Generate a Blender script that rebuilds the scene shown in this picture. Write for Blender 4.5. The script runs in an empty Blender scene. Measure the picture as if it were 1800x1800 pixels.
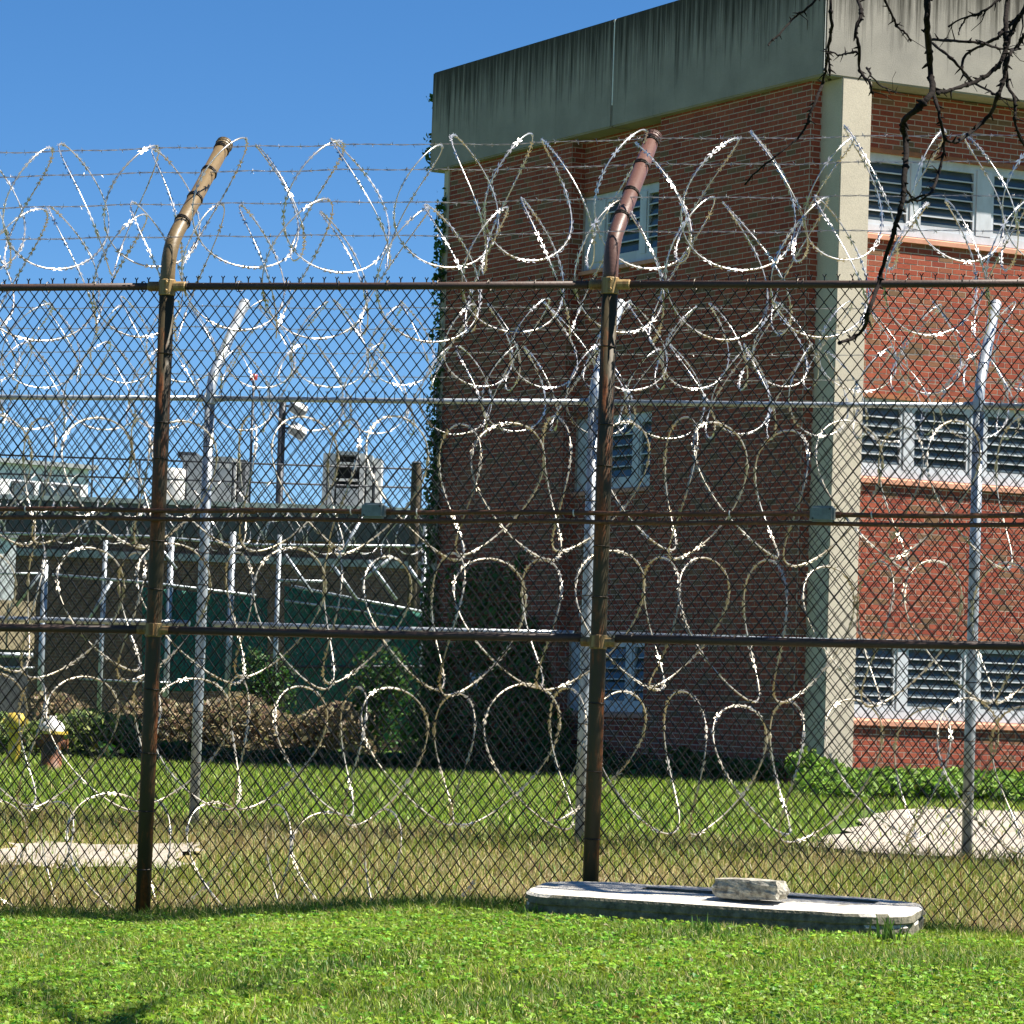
import bpy, bmesh, math, random
import numpy as np
from mathutils import Vector, Matrix, noise
from math import sin, cos, tan, pi, radians, sqrt, atan

random.seed(7); rng = np.random.default_rng(7)
scene = bpy.context.scene
COL = scene.collection

# ------------------------------------------------------------------ camera
CAM_H = 1.24
FPX = 6500.0                       # focal length in photo pixels (1800 px wide)
PITCH = atan(364.8 / FPX); ROLL = 0.034
FW = Vector((0, cos(PITCH), sin(PITCH))); UP0 = Vector((0, -sin(PITCH), cos(PITCH))); R0 = Vector((1, 0, 0))
CR = R0 * cos(ROLL) + UP0 * sin(ROLL); CU = UP0 * cos(ROLL) - R0 * sin(ROLL)
cam_d = bpy.data.cameras.new('camera'); cam = bpy.data.objects.new('camera', cam_d); COL.objects.link(cam)
cam_d.sensor_width = 36; cam_d.sensor_fit = 'HORIZONTAL'; cam_d.lens = 36 * FPX / 1800
cam_d.clip_start = 0.1; cam_d.clip_end = 6000
m = Matrix.Identity(4)
for i in range(3):
    m[i][0] = CR[i]; m[i][1] = CU[i]; m[i][2] = -FW[i]
m[2][3] = CAM_H
cam.matrix_world = m
scene.camera = cam

# ------------------------------------------------------------------ light
SUN_EL, SUN_AZ = radians(55), radians(86)       # azimuth measured from -Y (towards the viewer) to +X
sun_dir = Vector((cos(SUN_EL) * sin(SUN_AZ), -cos(SUN_EL) * cos(SUN_AZ), sin(SUN_EL)))
world = bpy.data.worlds.new('World'); scene.world = world; world.use_nodes = True
nt = world.node_tree; nt.nodes.clear()
sky = nt.nodes.new('ShaderNodeTexSky'); sky.sky_type = 'NISHITA'; sky.sun_disc = False
sky.sun_elevation = SUN_EL; sky.sun_rotation = math.atan2(sun_dir.x, sun_dir.y)
sky.altitude = 3000; sky.air_density = 0.9; sky.dust_density = 0.0; sky.ozone_density = 5.0
hsv = nt.nodes.new('ShaderNodeHueSaturation'); hsv.inputs['Saturation'].default_value = 1.2
bg = nt.nodes.new('ShaderNodeBackground'); bg.inputs['Strength'].default_value = 0.055
out = nt.nodes.new('ShaderNodeOutputWorld')
nt.links.new(sky.outputs[0], hsv.inputs['Color']); nt.links.new(hsv.outputs[0], bg.inputs['Color'])
nt.links.new(bg.outputs[0], out.inputs['Surface'])
sl = bpy.data.lights.new('sun', 'SUN'); sl.energy = 5.0; sl.angle = radians(0.5); sl.color = (1.0, 0.93, 0.82)
so = bpy.data.objects.new('sun', sl); COL.objects.link(so)
so.rotation_euler = sun_dir.to_track_quat('Z', 'Y').to_euler(); so.location = (30, 10, 40)
scene.view_settings.view_transform = 'Standard'; scene.view_settings.look = 'None'
scene.view_settings.exposure = 1.35; scene.view_settings.gamma = 1.0; scene.view_settings.use_curve_mapping = False

# ------------------------------------------------------------------ helpers
def at(px, py, Y):
    """point of the place seen at photo position (px, py), Y metres away"""
    d = FW * FPX + CR * (px - 900) - CU * (py - 900)
    d = d / d.y
    return Vector((0, 0, CAM_H)) + d * Y

def tag(o, label=None, cat=None, group=None, kind=None):
    if label: o['label'] = label
    if cat: o['category'] = cat
    if group: o['group'] = group
    if kind: o['kind'] = kind
    return o

def empty(name, loc=(0, 0, 0), rz=0.0, parent=None):
    o = bpy.data.objects.new(name, None); COL.objects.link(o)
    o.location = loc; o.rotation_euler = (0, 0, rz); o.empty_display_size = 0.1
    if parent: o.parent = parent
    return o

def link(name, me, mat=None, parent=None, loc=None, rz=None, smooth=False):
    if mat is not None and not me.materials: me.materials.append(mat)
    o = bpy.data.objects.new(name, me); COL.objects.link(o)
    if parent: o.parent = parent
    if loc is not None: o.location = loc
    if rz is not None: o.rotation_euler = (0, 0, rz)
    if smooth: me.polygons.foreach_set('use_smooth', [True] * len(me.polygons))
    return o

class MB:
    def __init__(s): s.v = []; s.f = []
    def box(s, x0, x1, y0, y1, z0, z1):
        b = len(s.v)
        s.v += [(x0, y0, z0), (x1, y0, z0), (x1, y1, z0), (x0, y1, z0), (x0, y0, z1), (x1, y0, z1), (x1, y1, z1), (x0, y1, z1)]
        s.f += [(b, b+3, b+2, b+1), (b+4, b+5, b+6, b+7), (b, b+1, b+5, b+4), (b+1, b+2, b+6, b+5), (b+2, b+3, b+7, b+6), (b+3, b, b+4, b+7)]
        return s
    def prism(s, poly, z0, z1):
        b = len(s.v); n = len(poly)
        s.v += [(p[0], p[1], z0) for p in poly] + [(p[0], p[1], z1) for p in poly]
        s.f.append(tuple(range(b + n - 1, b - 1, -1))); s.f.append(tuple(range(b + n, b + 2 * n)))
        for i in range(n):
            j = (i + 1) % n; s.f.append((b + i, b + j, b + n + j, b + n + i))
        return s
    def tube(s, pts, r, n=8, caps=True):
        pts = [Vector(p) for p in pts]; b = len(s.v)
        t = (pts[1] - pts[0]).normalized()
        a = Vector((0, 0, 1)) if abs(t.z) < .9 else Vector((1, 0, 0))
        u = t.cross(a).normalized()
        for i, p in enumerate(pts):
            if i == 0: t2 = (pts[1] - p)
            elif i == len(pts) - 1: t2 = (p - pts[i-1])
            else: t2 = pts[i+1] - pts[i-1]
            t2.normalize()
            u = (u - t2 * u.dot(t2))
            if u.length < 1e-6: u = t2.orthogonal()
            u.normalize(); w = t2.cross(u)
            rr = r[i] if hasattr(r, '__len__') else r
            for k in range(n):
                a_ = 2 * pi * k / n
                q = p + u * (cos(a_) * rr) + w * (sin(a_) * rr); s.v.append((q.x, q.y, q.z))
            if i:
                c0 = b + (i - 1) * n; c1 = b + i * n
                for k in range(n):
                    k2 = (k + 1) % n; s.f.append((c0 + k, c0 + k2, c1 + k2, c1 + k))
        if caps:
            s.f.append(tuple(range(b + n - 1, b - 1, -1))); e = b + (len(pts) - 1) * n; s.f.append(tuple(range(e, e + n)))
        return s
    def quad(s, a, b_, c, d):
        b = len(s.v); s.v += [tuple(a), tuple(b_), tuple(c), tuple(d)]; s.f.append((b, b+1, b+2, b+3)); return s
    def mesh(s, name):
        me = bpy.data.meshes.new(name); me.from_pydata(s.v, [], s.f); me.update(); return me
    def build(s, name, mat, parent=None, loc=None, rz=None, smooth=False):
        return link(name, s.mesh(name), mat, parent, loc, rz, smooth)

def np_mesh(name, V, F, mat, colors=None):
    """V (n,3), F (m,k) numpy -> mesh"""
    me = bpy.data.meshes.new(name); k = F.shape[1]
    me.vertices.add(len(V)); me.vertices.foreach_set('co', V.astype(np.float32).ravel())
    me.loops.add(F.size); me.loops.foreach_set('vertex_index', F.astype(np.int32).ravel())
    me.polygons.add(len(F)); me.polygons.foreach_set('loop_start', np.arange(0, F.size, k, dtype=np.int32))
    me.update(calc_edges=True)
    if colors is not None:
        a = me.color_attributes.new('tone', 'FLOAT_COLOR', 'POINT')
        c = np.ones((len(V), 4), np.float32); c[:, :3] = colors; a.data.foreach_set('color', c.ravel())
    me.materials.append(mat)
    return me

# ------------------------------------------------------------------ materials
def new_mat(name):
    mt = bpy.data.materials.new(name); mt.use_nodes = True
    return mt, mt.node_tree, mt.node_tree.nodes['Principled BSDF']

def N(nt, t, **kw):
    n = nt.nodes.new(t)
    for k, v in kw.items():
        if k.startswith('i_'): n.inputs[k[2:].replace('_', ' ')].default_value = v
        else: setattr(n, k, v)
    return n

def mapped(nt, scale=(1, 1, 1), coord='Object'):
    tc = N(nt, 'ShaderNodeTexCoord'); mp = N(nt, 'ShaderNodeMapping'); mp.inputs['Scale'].default_value = scale
    nt.links.new(tc.outputs[coord], mp.inputs['Vector']); return mp

def ramp(nt, fac, stops):
    r = N(nt, 'ShaderNodeValToRGB'); cr = r.color_ramp
    while len(cr.elements) < len(stops): cr.elements.new(0.5)
    for e, (p, c) in zip(cr.elements, stops):
        e.position = p; e.color = (*c, 1) if len(c) == 3 else c
    nt.links.new(fac, r.inputs[0]); return r

def mix(nt, fac, a, b, blend='MIX'):
    mx = N(nt, 'ShaderNodeMix', data_type='RGBA', blend_type=blend)
    for s, v in ((0, fac), (6, a), (7, b)):
        if isinstance(v, (int, float)): mx.inputs[s].default_value = v
        elif isinstance(v, tuple): mx.inputs[s].default_value = (*v, 1)
        else: nt.links.new(v, mx.inputs[s])
    return mx.outputs[2]

def simple(name, col, rough=.6, metal=0., col2=None, nscale=8., stretch=(1, 1, 1), bump=0., bscale=60., spec=.5, lo=.35, hi=.65, coord='Object'):
    mt, nt, b = new_mat(name)
    b.inputs['Roughness'].default_value = rough; b.inputs['Metallic'].default_value = metal
    b.inputs['Specular IOR Level'].default_value = spec
    if col2 is None: col2 = tuple(c * .8 for c in col)
    mp = mapped(nt, stretch, coord); nz = N(nt, 'ShaderNodeTexNoise', i_Scale=nscale, i_Detail=6., i_Roughness=.65)
    nt.links.new(mp.outputs[0], nz.inputs['Vector'])
    r = ramp(nt, nz.outputs[0], [(lo, col), (hi, col2)])
    nt.links.new(r.outputs[0], b.inputs['Base Color'])
    if bump:
        n2 = N(nt, 'ShaderNodeTexNoise', i_Scale=bscale, i_Detail=4.); nt.links.new(mp.outputs[0], n2.inputs['Vector'])
        bp = N(nt, 'ShaderNodeBump', i_Strength=bump, i_Distance=.01); nt.links.new(n2.outputs[0], bp.inputs['Height'])
        nt.links.new(bp.outputs[0], b.inputs['Normal'])
    return mt

def foliage_mat(name, trans=.35, rough=.55):
    mt, nt, b = new_mat(name)
    at_ = N(nt, 'ShaderNodeVertexColor', layer_name='tone')
    b.inputs['Roughness'].default_value = rough; b.inputs['Specular IOR Level'].default_value = .35
    nt.links.new(at_.outputs[0], b.inputs['Base Color'])
    tr = N(nt, 'ShaderNodeBsdfTranslucent'); nt.links.new(at_.outputs[0], tr.inputs['Color'])
    ms = N(nt, 'ShaderNodeMixShader'); ms.inputs[0].default_value = trans
    nt.links.new(b.outputs[0], ms.inputs[1]); nt.links.new(tr.outputs[0], ms.inputs[2])
    o = nt.nodes['Material Output']; nt.links.new(ms.outputs[0], o.inputs['Surface'])
    return mt

def rusty(name, paint, rust1, rust2, lo, hi, rough=.6, scale=(9, 9, 1.3)):
    """old paint worn through to rust in long upright streaks"""
    mt, nt, b = new_mat(name)
    mp = mapped(nt, scale); n1 = N(nt, 'ShaderNodeTexNoise', i_Scale=1.6, i_Detail=7., i_Roughness=.7)
    nt.links.new(mp.outputs[0], n1.inputs['Vector'])
    mp2 = mapped(nt, (1, 1, 1)); n2 = N(nt, 'ShaderNodeTexNoise', i_Scale=55., i_Detail=5.); nt.links.new(mp2.outputs[0], n2.inputs['Vector'])
    rr = ramp(nt, n2.outputs[0], [(.3, rust1), (.7, rust2)])
    fac = ramp(nt, n1.outputs[0], [(lo, (0, 0, 0)), (hi, (1, 1, 1))])
    c = mix(nt, fac.outputs[0], paint, rr.outputs[0])
    nt.links.new(c, b.inputs['Base Color'])
    b.inputs['Roughness'].default_value = rough; b.inputs['Specular IOR Level'].default_value = .4
    bp = N(nt, 'ShaderNodeBump', i_Strength=.35, i_Distance=.004); nt.links.new(n2.outputs[0], bp.inputs['Height']); nt.links.new(bp.outputs[0], b.inputs['Normal'])
    return mt

M = {}
M['post_rust'] = rusty('worn_brown_post', (.045, .033, .012), (.12, .03, .006), (.30, .085, .014), .50, .64)
M['post_brown'] = rusty('brown_painted_post', (.15, .105, .05), (.10, .062, .028), (.17, .12, .06), .45, .7, .45)
M['post_red'] = rusty('oxide_painted_post', (.105, .052, .040), (.075, .033, .023), (.135, .072, .057), .45, .7, .45)
M['rail_rust'] = rusty('rusted_rail', (.05, .031, .024), (.06, .028, .017), (.10, .052, .035), .45, .65, .55, (1.5, 9, 9))
M['conduit'] = rusty('rusted_conduit', (.10, .042, .02), (.05, .02, .012), (.28, .115, .05), .45, .6, .6, (4, 14, 14))
M['bracket'] = rusty('tan_bracket', (.32, .22, .09), (.10, .05, .02), (.22, .10, .03), .45, .6, .55)
M['mesh_dark'] = simple('weathered_fence_wire', (.014, .013, .012), .5, .25, (.007, .006, .006), 5., spec=.35)
M['mesh_galv'] = simple('galvanised_fence_wire', (.045, .048, .05), .5, .5, (.025, .026, .028), 5.)
M['galv'] = simple('galvanised_pipe', (.50, .54, .57), .42, .55, (.30, .34, .37), 4., (1, 1, .6))
M['razor'] = simple('razor_wire_steel', (.70, .70, .71), .36, .85, (.50, .47, .43), 3.)
M['razor_old'] = simple('weathered_razor_wire', (.66, .63, .56), .4, .68, (.38, .33, .24), 2.2)
M['barbed'] = simple('barbed_wire_steel', (.42, .42, .41), .4, .7, (.20, .19, .18), 20.)
M['tie'] = simple('dark_tie_wire', (.05, .04, .03), .5, .5)
M['jbox'] = simple('grey_junction_box', (.22, .25, .24), .55, .1, (.14, .16, .155), 20.)
M['plastic'] = simple('white_cable_tie', (.7, .68, .62), .5)
M['mortar'] = simple('mortar', (.50, .42, .345), .9, 0, (.37, .30, .245), 12., bump=.3)
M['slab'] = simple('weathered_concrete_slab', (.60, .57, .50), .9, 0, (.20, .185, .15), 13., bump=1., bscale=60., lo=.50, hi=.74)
M['slab_side'] = simple('moss_and_painted_shade_slab_edge', (.20, .185, .135), .95, 0, (.07, .07, .045), 22., bump=1., bscale=50.)  # moss tone, with the shade of the slab's sides also put into the colour
M['chunk'] = simple('broken_concrete', (.44, .42, .35), .95, 0, (.12, .11, .09), 26., bump=1., bscale=70.)
M['grate'] = simple('iron_grate', (.045, .035, .035), .6, .5, (.09, .05, .04), 20.)
M['dark'] = simple('dark_interior', (.012, .013, .014), .8)
M['frame'] = simple('painted_window_frame', (.52, .55, .60), .5, 0, (.42, .44, .47), 6., (1, 1, .4))
M['sill'] = simple('terracotta_sill', (.56, .27, .175), .7, 0, (.46, .21, .135), 6.)
M['lintel'] = simple('rust_orange_lintel', (.35, .125, .045), .7, 0, (.24, .085, .035), 6.)
M['paving'] = simple('pale_concrete_paving', (.40, .36, .30), .9, 0, (.27, .235, .19), 3., bump=.3)
M['white_metal'] = simple('white_metal_siding', (.85, .86, .87), .5, 0, (.74, .76, .78), 1.2)
M['hvac'] = simple('grey_hvac_casing', (.34, .37, .37), .5, .2, (.26, .28, .28), 2.)
M['hvac_light'] = simple('pale_hvac_casing', (.58, .58, .55), .5, .1, (.45, .45, .42), 2.)
M['slate'] = simple('slate_roof_band', (.075, .082, .09), .7, 0, (.05, .055, .06), 1.)
M['bark'] = simple('dark_bark', (.007, .0055, .005), .95, 0, (.018, .014, .012), 30., bump=.8, bscale=60., spec=.15)
M['yellow'] = simple('yellow_paint', (.68, .52, .07), .5, 0, (.45, .30, .05), 8.)
M['hydrant'] = simple('orange_hydrant_paint', (.22, .075, .03), .6, 0, (.10, .045, .02), 10.)
M['white_paint'] = simple('white_paint', (.75, .74, .70), .5)
M['cream'] = simple('cream_panel', (.62, .50, .33), .7, 0, (.50, .38, .23), 3.)
M['red'] = simple('red_lens', (.45, .03, .03), .35)
M['pole'] = simple('dark_steel_pole', (.045, .05, .06), .5, .4)
M['sign'] = simple('pale_notice', (.55, .60, .66), .5, 0, (.47, .52, .58), 12.)
M['wood'] = simple('dark_wood_post', (.06, .045, .03), .9, 0, (.10, .075, .05), 20.)
M['leaf'] = foliage_mat('leaves', .35)
M['grass'] = foliage_mat('grass_blades', .40, .5)
M['screen'] = simple('green_windscreen_fabric', (.03, .20, .155), .7, 0, (.09, .38, .30), 26., (1, 1, 1), bump=.8, bscale=18., lo=.42, hi=.62)
_nt = M['screen'].node_tree; _b = _nt.nodes['Principled BSDF']; _tr = N(_nt, 'ShaderNodeBsdfTranslucent'); _ms = N(_nt, 'ShaderNodeMixShader'); _ms.inputs[0].default_value = .45
_nt.links.new(_b.inputs['Base Color'].links[0].from_socket, _tr.inputs['Color']); _nt.links.new(_b.outputs[0], _ms.inputs[1]); _nt.links.new(_tr.outputs[0], _ms.inputs[2]); _nt.links.new(_ms.outputs[0], _nt.nodes['Material Output'].inputs['Surface'])

def glass_mat():
    mt, nt, b = new_mat('louvre_glass')
    mp = mapped(nt, (1, 1, 1)); nz = N(nt, 'ShaderNodeTexNoise', i_Scale=3.); nt.links.new(mp.outputs[0], nz.inputs['Vector'])
    r = ramp(nt, nz.outputs[0], [(.3, (.038, .055, .064)), (.7, (.07, .09, .10))]); nt.links.new(r.outputs[0], b.inputs['Base Color'])
    b.inputs['Roughness'].default_value = .12; b.inputs['Specular IOR Level'].default_value = .6
    return mt
M['glass'] = glass_mat()

def brick_mat(name, src):
    mt, nt, b = new_mat(name)
    if src == 'object': rnd = N(nt, 'ShaderNodeObjectInfo').outputs['Random']
    else: rnd = N(nt, 'ShaderNodeNewGeometry').outputs['Random Per Island']
    r = ramp(nt, rnd, [(0, (.225, .046, .029)), (.2, (.29, .066, .038)), (.45, (.335, .088, .050)), (.72, (.275, .060, .037)), (.88, (.265, .10, .056)), (.95, (.20, .11, .06)), (1, (.15, .088, .05))])
    mp = mapped(nt, (1, 1, 1)); nz = N(nt, 'ShaderNodeTexNoise', i_Scale=42., i_Detail=6., i_Roughness=.7); nt.links.new(mp.outputs[0], nz.inputs['Vector'])
    dk = ramp(nt, nz.outputs[0], [(.3, (.72, .70, .70)), (.7, (1.12, 1.1, 1.08))])
    c = mix(nt, 1., r.outputs[0], dk.outputs[0], 'MULTIPLY'); nt.links.new(c, b.inputs['Base Color'])
    b.inputs['Roughness'].default_value = .88; b.inputs['Specular IOR Level'].default_value = .25
    bp = N(nt, 'ShaderNodeBump', i_Strength=.5, i_Distance=.004); nt.links.new(nz.outputs[0], bp.inputs['Height']); nt.links.new(bp.outputs[0], b.inputs['Normal'])
    return mt
M['brick_one'] = brick_mat('brick_single', 'object'); M['brick_many'] = brick_mat('brick_course', 'island')

def concrete_mat(name, c1, c2, stain=True, ztop=10.75, zspan=1.2):
    """precast concrete with run-off stains that hang from its top edge"""
    mt, nt, b = new_mat(name)
    mp = mapped(nt, (1, 1, 1)); nz = N(nt, 'ShaderNodeTexNoise', i_Scale=2.2, i_Detail=8., i_Roughness=.6); nt.links.new(mp.outputs[0], nz.inputs['Vector'])
    base = ramp(nt, nz.outputs[0], [(.32, c1), (.68, c2)]).outputs[0]
    sp = N(nt, 'ShaderNodeTexNoise', i_Scale=70., i_Detail=3.); nt.links.new(mp.outputs[0], sp.inputs['Vector'])
    spr = ramp(nt, sp.outputs[0], [(.3, (.86, .86, .86)), (.62, (1.05, 1.05, 1.05))]).outputs[0]
    base = mix(nt, 1., base, spr, 'MULTIPLY')
    if stain:
        mp2 = mapped(nt, (7, 7, .22)); st = N(nt, 'ShaderNodeTexNoise', i_Scale=1.7, i_Detail=7., i_Roughness=.7); nt.links.new(mp2.outputs[0], st.inputs['Vector'])
        tc = N(nt, 'ShaderNodeTexCoord'); sx = N(nt, 'ShaderNodeSeparateXYZ'); nt.links.new(tc.outputs['Object'], sx.inputs[0])
        mr = N(nt, 'ShaderNodeMapRange'); mr.inputs[1].default_value = ztop - zspan; mr.inputs[2].default_value = ztop; nt.links.new(sx.outputs[2], mr.inputs[0])
        ad = N(nt, 'ShaderNodeMath', operation='MULTIPLY_ADD'); nt.links.new(mr.outputs[0], ad.inputs[0]); ad.inputs[1].default_value = .34; nt.links.new(st.outputs[0], ad.inputs[2])
        fac = ramp(nt, ad.outputs[0], [(.60, (0, 0, 0)), (.82, (1, 1, 1))]).outputs[0]
        base = mix(nt, fac, base, (.045, .042, .034))
    nt.links.new(base, b.inputs['Base Color']); b.inputs['Roughness'].default_value = .9; b.inputs['Specular IOR Level'].default_value = .3
    bp = N(nt, 'ShaderNodeBump', i_Strength=.35, i_Distance=.006); nt.links.new(sp.outputs[0], bp.inputs['Height']); nt.links.new(bp.outputs[0], b.inputs['Normal'])
    return mt
M['fascia'] = concrete_mat('stained_precast_fascia', (.31, .29, .255), (.24, .226, .202))
M['column'] = concrete_mat('precast_column', (.52, .465, .375), (.45, .40, .325), False)

# ------------------------------------------------------------------ terrain
FB = Vector((-2.06, 21.523, 0)); FYAW = radians(18)          # near fence: foot of its left post, bearing
BB = Vector((-2.388, 28.8, 0)); BYAW = radians(16)           # inner fence
def y_fence(x): return FB.y - (x - FB.x) * tan(FYAW)
def y_back(x): return BB.y - (x - BB.x) * tan(BYAW)
def sstep(a, b, v):
    t = np.clip((v - a) / (b - a), 0, 1); return t * t * (3 - 2 * t)
def wav(x, y, s, k=0.):
    return (np.sin(x * s * 1.1 + k) * np.cos(y * s * .9 + 1.7 * k) + np.sin(x * s * 2.3 - y * s * 1.9 + k * 2.1) * .5 + np.sin((x + y) * s * 4.1 + k) * .25) / 1.75
def gz(x, y):
    x = np.asarray(x, float); y = np.asarray(y, float)
    crest = np.interp(x, [-9, -3, -2.06, -.97, -.32, .33, 1.88, 2.47, 2.8, 4, 12], [-.05, -.03, 0, .105, .165, .17, .165, .15, .12, .05, .0])
    yf = y_fence(x)
    front = crest * sstep(12.5, 18.8, y) + .012 * wav(x, y, 2.2)
    back = np.interp(y - (yf - 21.5), [21.5, 24, 28.8, 36, 46, 90, 3000], [0, .05, .31, .42, .50, .5, .5]) + .01 * wav(x, y, 1.5, 2)
    k = sstep(.05, .55, y - yf)
    return front * (1 - k) + back * k

def ground_mat():
    mt, nt, b = new_mat('ground_soil_and_turf')
    mp = mapped(nt, (1, 1, 1)); n1 = N(nt, 'ShaderNodeTexNoise', i_Scale=1.3, i_Detail=9., i_Roughness=.7); nt.links.new(mp.outputs[0], n1.inputs['Vector'])
    n2 = N(nt, 'ShaderNodeTexNoise', i_Scale=28., i_Detail=6.); nt.links.new(mp.outputs[0], n2.inputs['Vector'])
    at_ = N(nt, 'ShaderNodeVertexColor', layer_name='tone')
    v = ramp(nt, n1.outputs[0], [(.3, (.7, .72, .65)), (.7, (1.25, 1.2, 1.15))]).outputs[0]
    w = ramp(nt, n2.outputs[0], [(.3, (.6, .6, .6)), (.7, (1.3, 1.3, 1.3))]).outputs[0]
    c = mix(nt, 1., mix(nt, 1., at_.outputs[0], v, 'MULTIPLY'), w, 'MULTIPLY'); nt.links.new(c, b.inputs['Base Color'])
    b.inputs['Roughness'].default_value = .95; b.inputs['Specular IOR Level'].default_value = .2
    bp = N(nt, 'ShaderNodeBump', i_Strength=.6, i_Distance=.03); nt.links.new(n2.outputs[0], bp.inputs['Height']); nt.links.new(bp.outputs[0], b.inputs['Normal'])
    return mt
xs = np.concatenate([-np.geomspace(2500, 9, 16), np.arange(-8, 8.01, .25), np.geomspace(9, 2500, 16)])
ys = np.concatenate([[-300, -60, -15, 0, 6, 9], np.arange(11, 31, .2), np.arange(31, 60, 1.), np.geomspace(62, 3000, 18)])
XX, YY = np.meshgrid(xs, ys); ZZ = gz(XX, YY)
V = np.stack([XX, YY, ZZ], -1).reshape(-1, 3); nx, ny = len(xs), len(ys)
ii, jj = np.meshgrid(np.arange(nx - 1), np.arange(ny - 1)); a0 = (jj * nx + ii).ravel()
F = np.stack([a0, a0 + 1, a0 + nx + 1, a0 + nx], -1)
xv, yv = V[:, 0], V[:, 1]
tone = np.zeros((len(V), 3))
lawn_c = np.array([.05, .08, .014]); dry_c = np.array([.30, .25, .125]); green_c = np.array([.085, .14, .026]); dirt_c = np.array([.27, .20, .12])
kf = sstep(-.1, .3, yv - y_fence(xv))[:, None]; kb = sstep(.6, 1.4, yv - y_back(xv))[:, None]
tone = lawn_c * (1 - kf) + (dry_c * (1 - kb) + green_c * kb) * kf
me = np_mesh('ground', V, F, ground_mat(), tone)
ground = link('ground', me, smooth=True); tag(ground, kind='structure', label='grassy ground running from the lawn past both fences')

# concrete paving showing through the weeds between the fences
def patch(name, pts, lift, label):
    """flat irregular sheet draped a little above the ground"""
    mb = MB(); cx = sum(p[0] for p in pts) / len(pts); cy = sum(p[1] for p in pts) / len(pts)
    rings = [1, .8, .5, .2]; n = len(pts)
    for r in rings:
        for p in pts:
            x, y = cx + (p[0] - cx) * r, cy + (p[1] - cy) * r
            mb.v.append((x, y, float(gz(x, y)) + lift))
    for k in range(len(rings) - 1):
        for i in range(n):
            j = (i + 1) % n; mb.f.append((k*n+i, k*n+j, (k+1)*n+j, (k+1)*n+i))
    mb.f.append(tuple((len(rings) - 1) * n + i for i in range(n)))
    o = mb.build(name, M['paving'], smooth=False); tag(o, label, kind='structure'); return o
def outline(corners, per=9, jit=.1):
    r = []
    for i, c in enumerate(corners):
        d = corners[(i + 1) % len(corners)]
        for k in range(per):
            t = k / per; r.append((c[0] + (d[0] - c[0]) * t + random.uniform(-jit, jit), c[1] + (d[1] - c[1]) * t + random.uniform(-jit, jit)))
    return r
patch('pavement', outline([(2.35, 28.2), (3.4, 27.3), (9, 27.0), (9, 37), (4.3, 38.6), (3.2, 33)], 9, .12), .03, 'pale concrete paving in front of the hedge, inside the inner fence')
patch('path', outline([(-3.6, 25.3), (-2.1, 25.5), (-2.15, 27.2), (-3.6, 27.2)], 8, .16), .03, 'pale worn concrete path beside the left rusty post')

# ------------------------------------------------------------------ grass
def blades(x, y, h, w, lean, cols, z=None):
    n = len(x)
    if z is None: z = gz(x, y)
    yaw = rng.uniform(0, 2 * pi, n); ld = rng.uniform(0, 2 * pi, n)
    wx, wy = np.cos(yaw) * w / 2, np.sin(yaw) * w / 2
    lx, ly = np.cos(ld) * lean * h, np.sin(ld) * lean * h
    P = np.zeros((n, 5, 3))
    P[:, 0] = np.stack([x - wx, y - wy, z - .01], -1); P[:, 1] = np.stack([x + wx, y + wy, z - .01], -1)
    mx, my, mz = x + lx * .35, y + ly * .35, z + h * .55
    P[:, 2] = np.stack([mx + wx * .8, my + wy * .8, mz], -1); P[:, 3] = np.stack([mx - wx * .8, my - wy * .8, mz], -1)
    P[:, 4] = np.stack([x + lx, y + ly, z + h * np.sqrt(np.clip(1 - lean * lean * .35, .3, 1))], -1)
    b = (np.arange(n) * 5)[:, None]
    T = np.concatenate([b + [0, 1, 2], b + [0, 2, 3], b + [3, 2, 4]], 0)
    return P.reshape(-1, 3), T, np.repeat(cols, 5, 0)

def tint(n, base, var, bright=.25):
    k = rng.normal(1, bright, (n, 1)).clip(.4, 1.7)
    return (np.array(base) * k + rng.normal(0, 1, (n, 3)) * np.array(var)).clip(.004, .9)

def leaves(P, size, cols, tilt=1.0, up=None, fold=.25, aspect=.75):
    """leaf-shaped pairs of triangles around points P"""
    n = len(P)
    d = rng.normal(0, 1, (n, 3)); d /= np.linalg.norm(d, axis=1, keepdims=True)
    nn = rng.normal(0, 1, (n, 3)) * tilt + (np.array([0, 0, 1.]) if up is None else up)
    nn /= np.linalg.norm(nn, axis=1, keepdims=True)
    u = d - nn * (d * nn).sum(1, keepdims=True); u /= np.linalg.norm(u, axis=1, keepdims=True) + 1e-9
    w = np.cross(nn, u); s = np.asarray(size).reshape(-1, 1)
    Q = np.zeros((n, 4, 3))
    Q[:, 0] = P - u * s * .5; Q[:, 1] = P + w * s * aspect * .5 + nn * s * fold * .5 ; Q[:, 2] = P + u * s * .55; Q[:, 3] = P - w * s * aspect * .5 + nn * s * fold * .5
    b = (np.arange(n) * 4)[:, None]
    return Q.reshape(-1, 3), np.concatenate([b + [0, 1, 2], b + [0, 2, 3]], 0), np.repeat(cols, 4, 0)

def merge(*parts):
    Vs, Ts, Cs, o = [], [], [], 0
    for v, t, c in parts: Vs.append(v); Ts.append(t + o); Cs.append(c); o += len(v)
    return np.concatenate(Vs), np.concatenate(Ts), np.concatenate(Cs)

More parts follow.
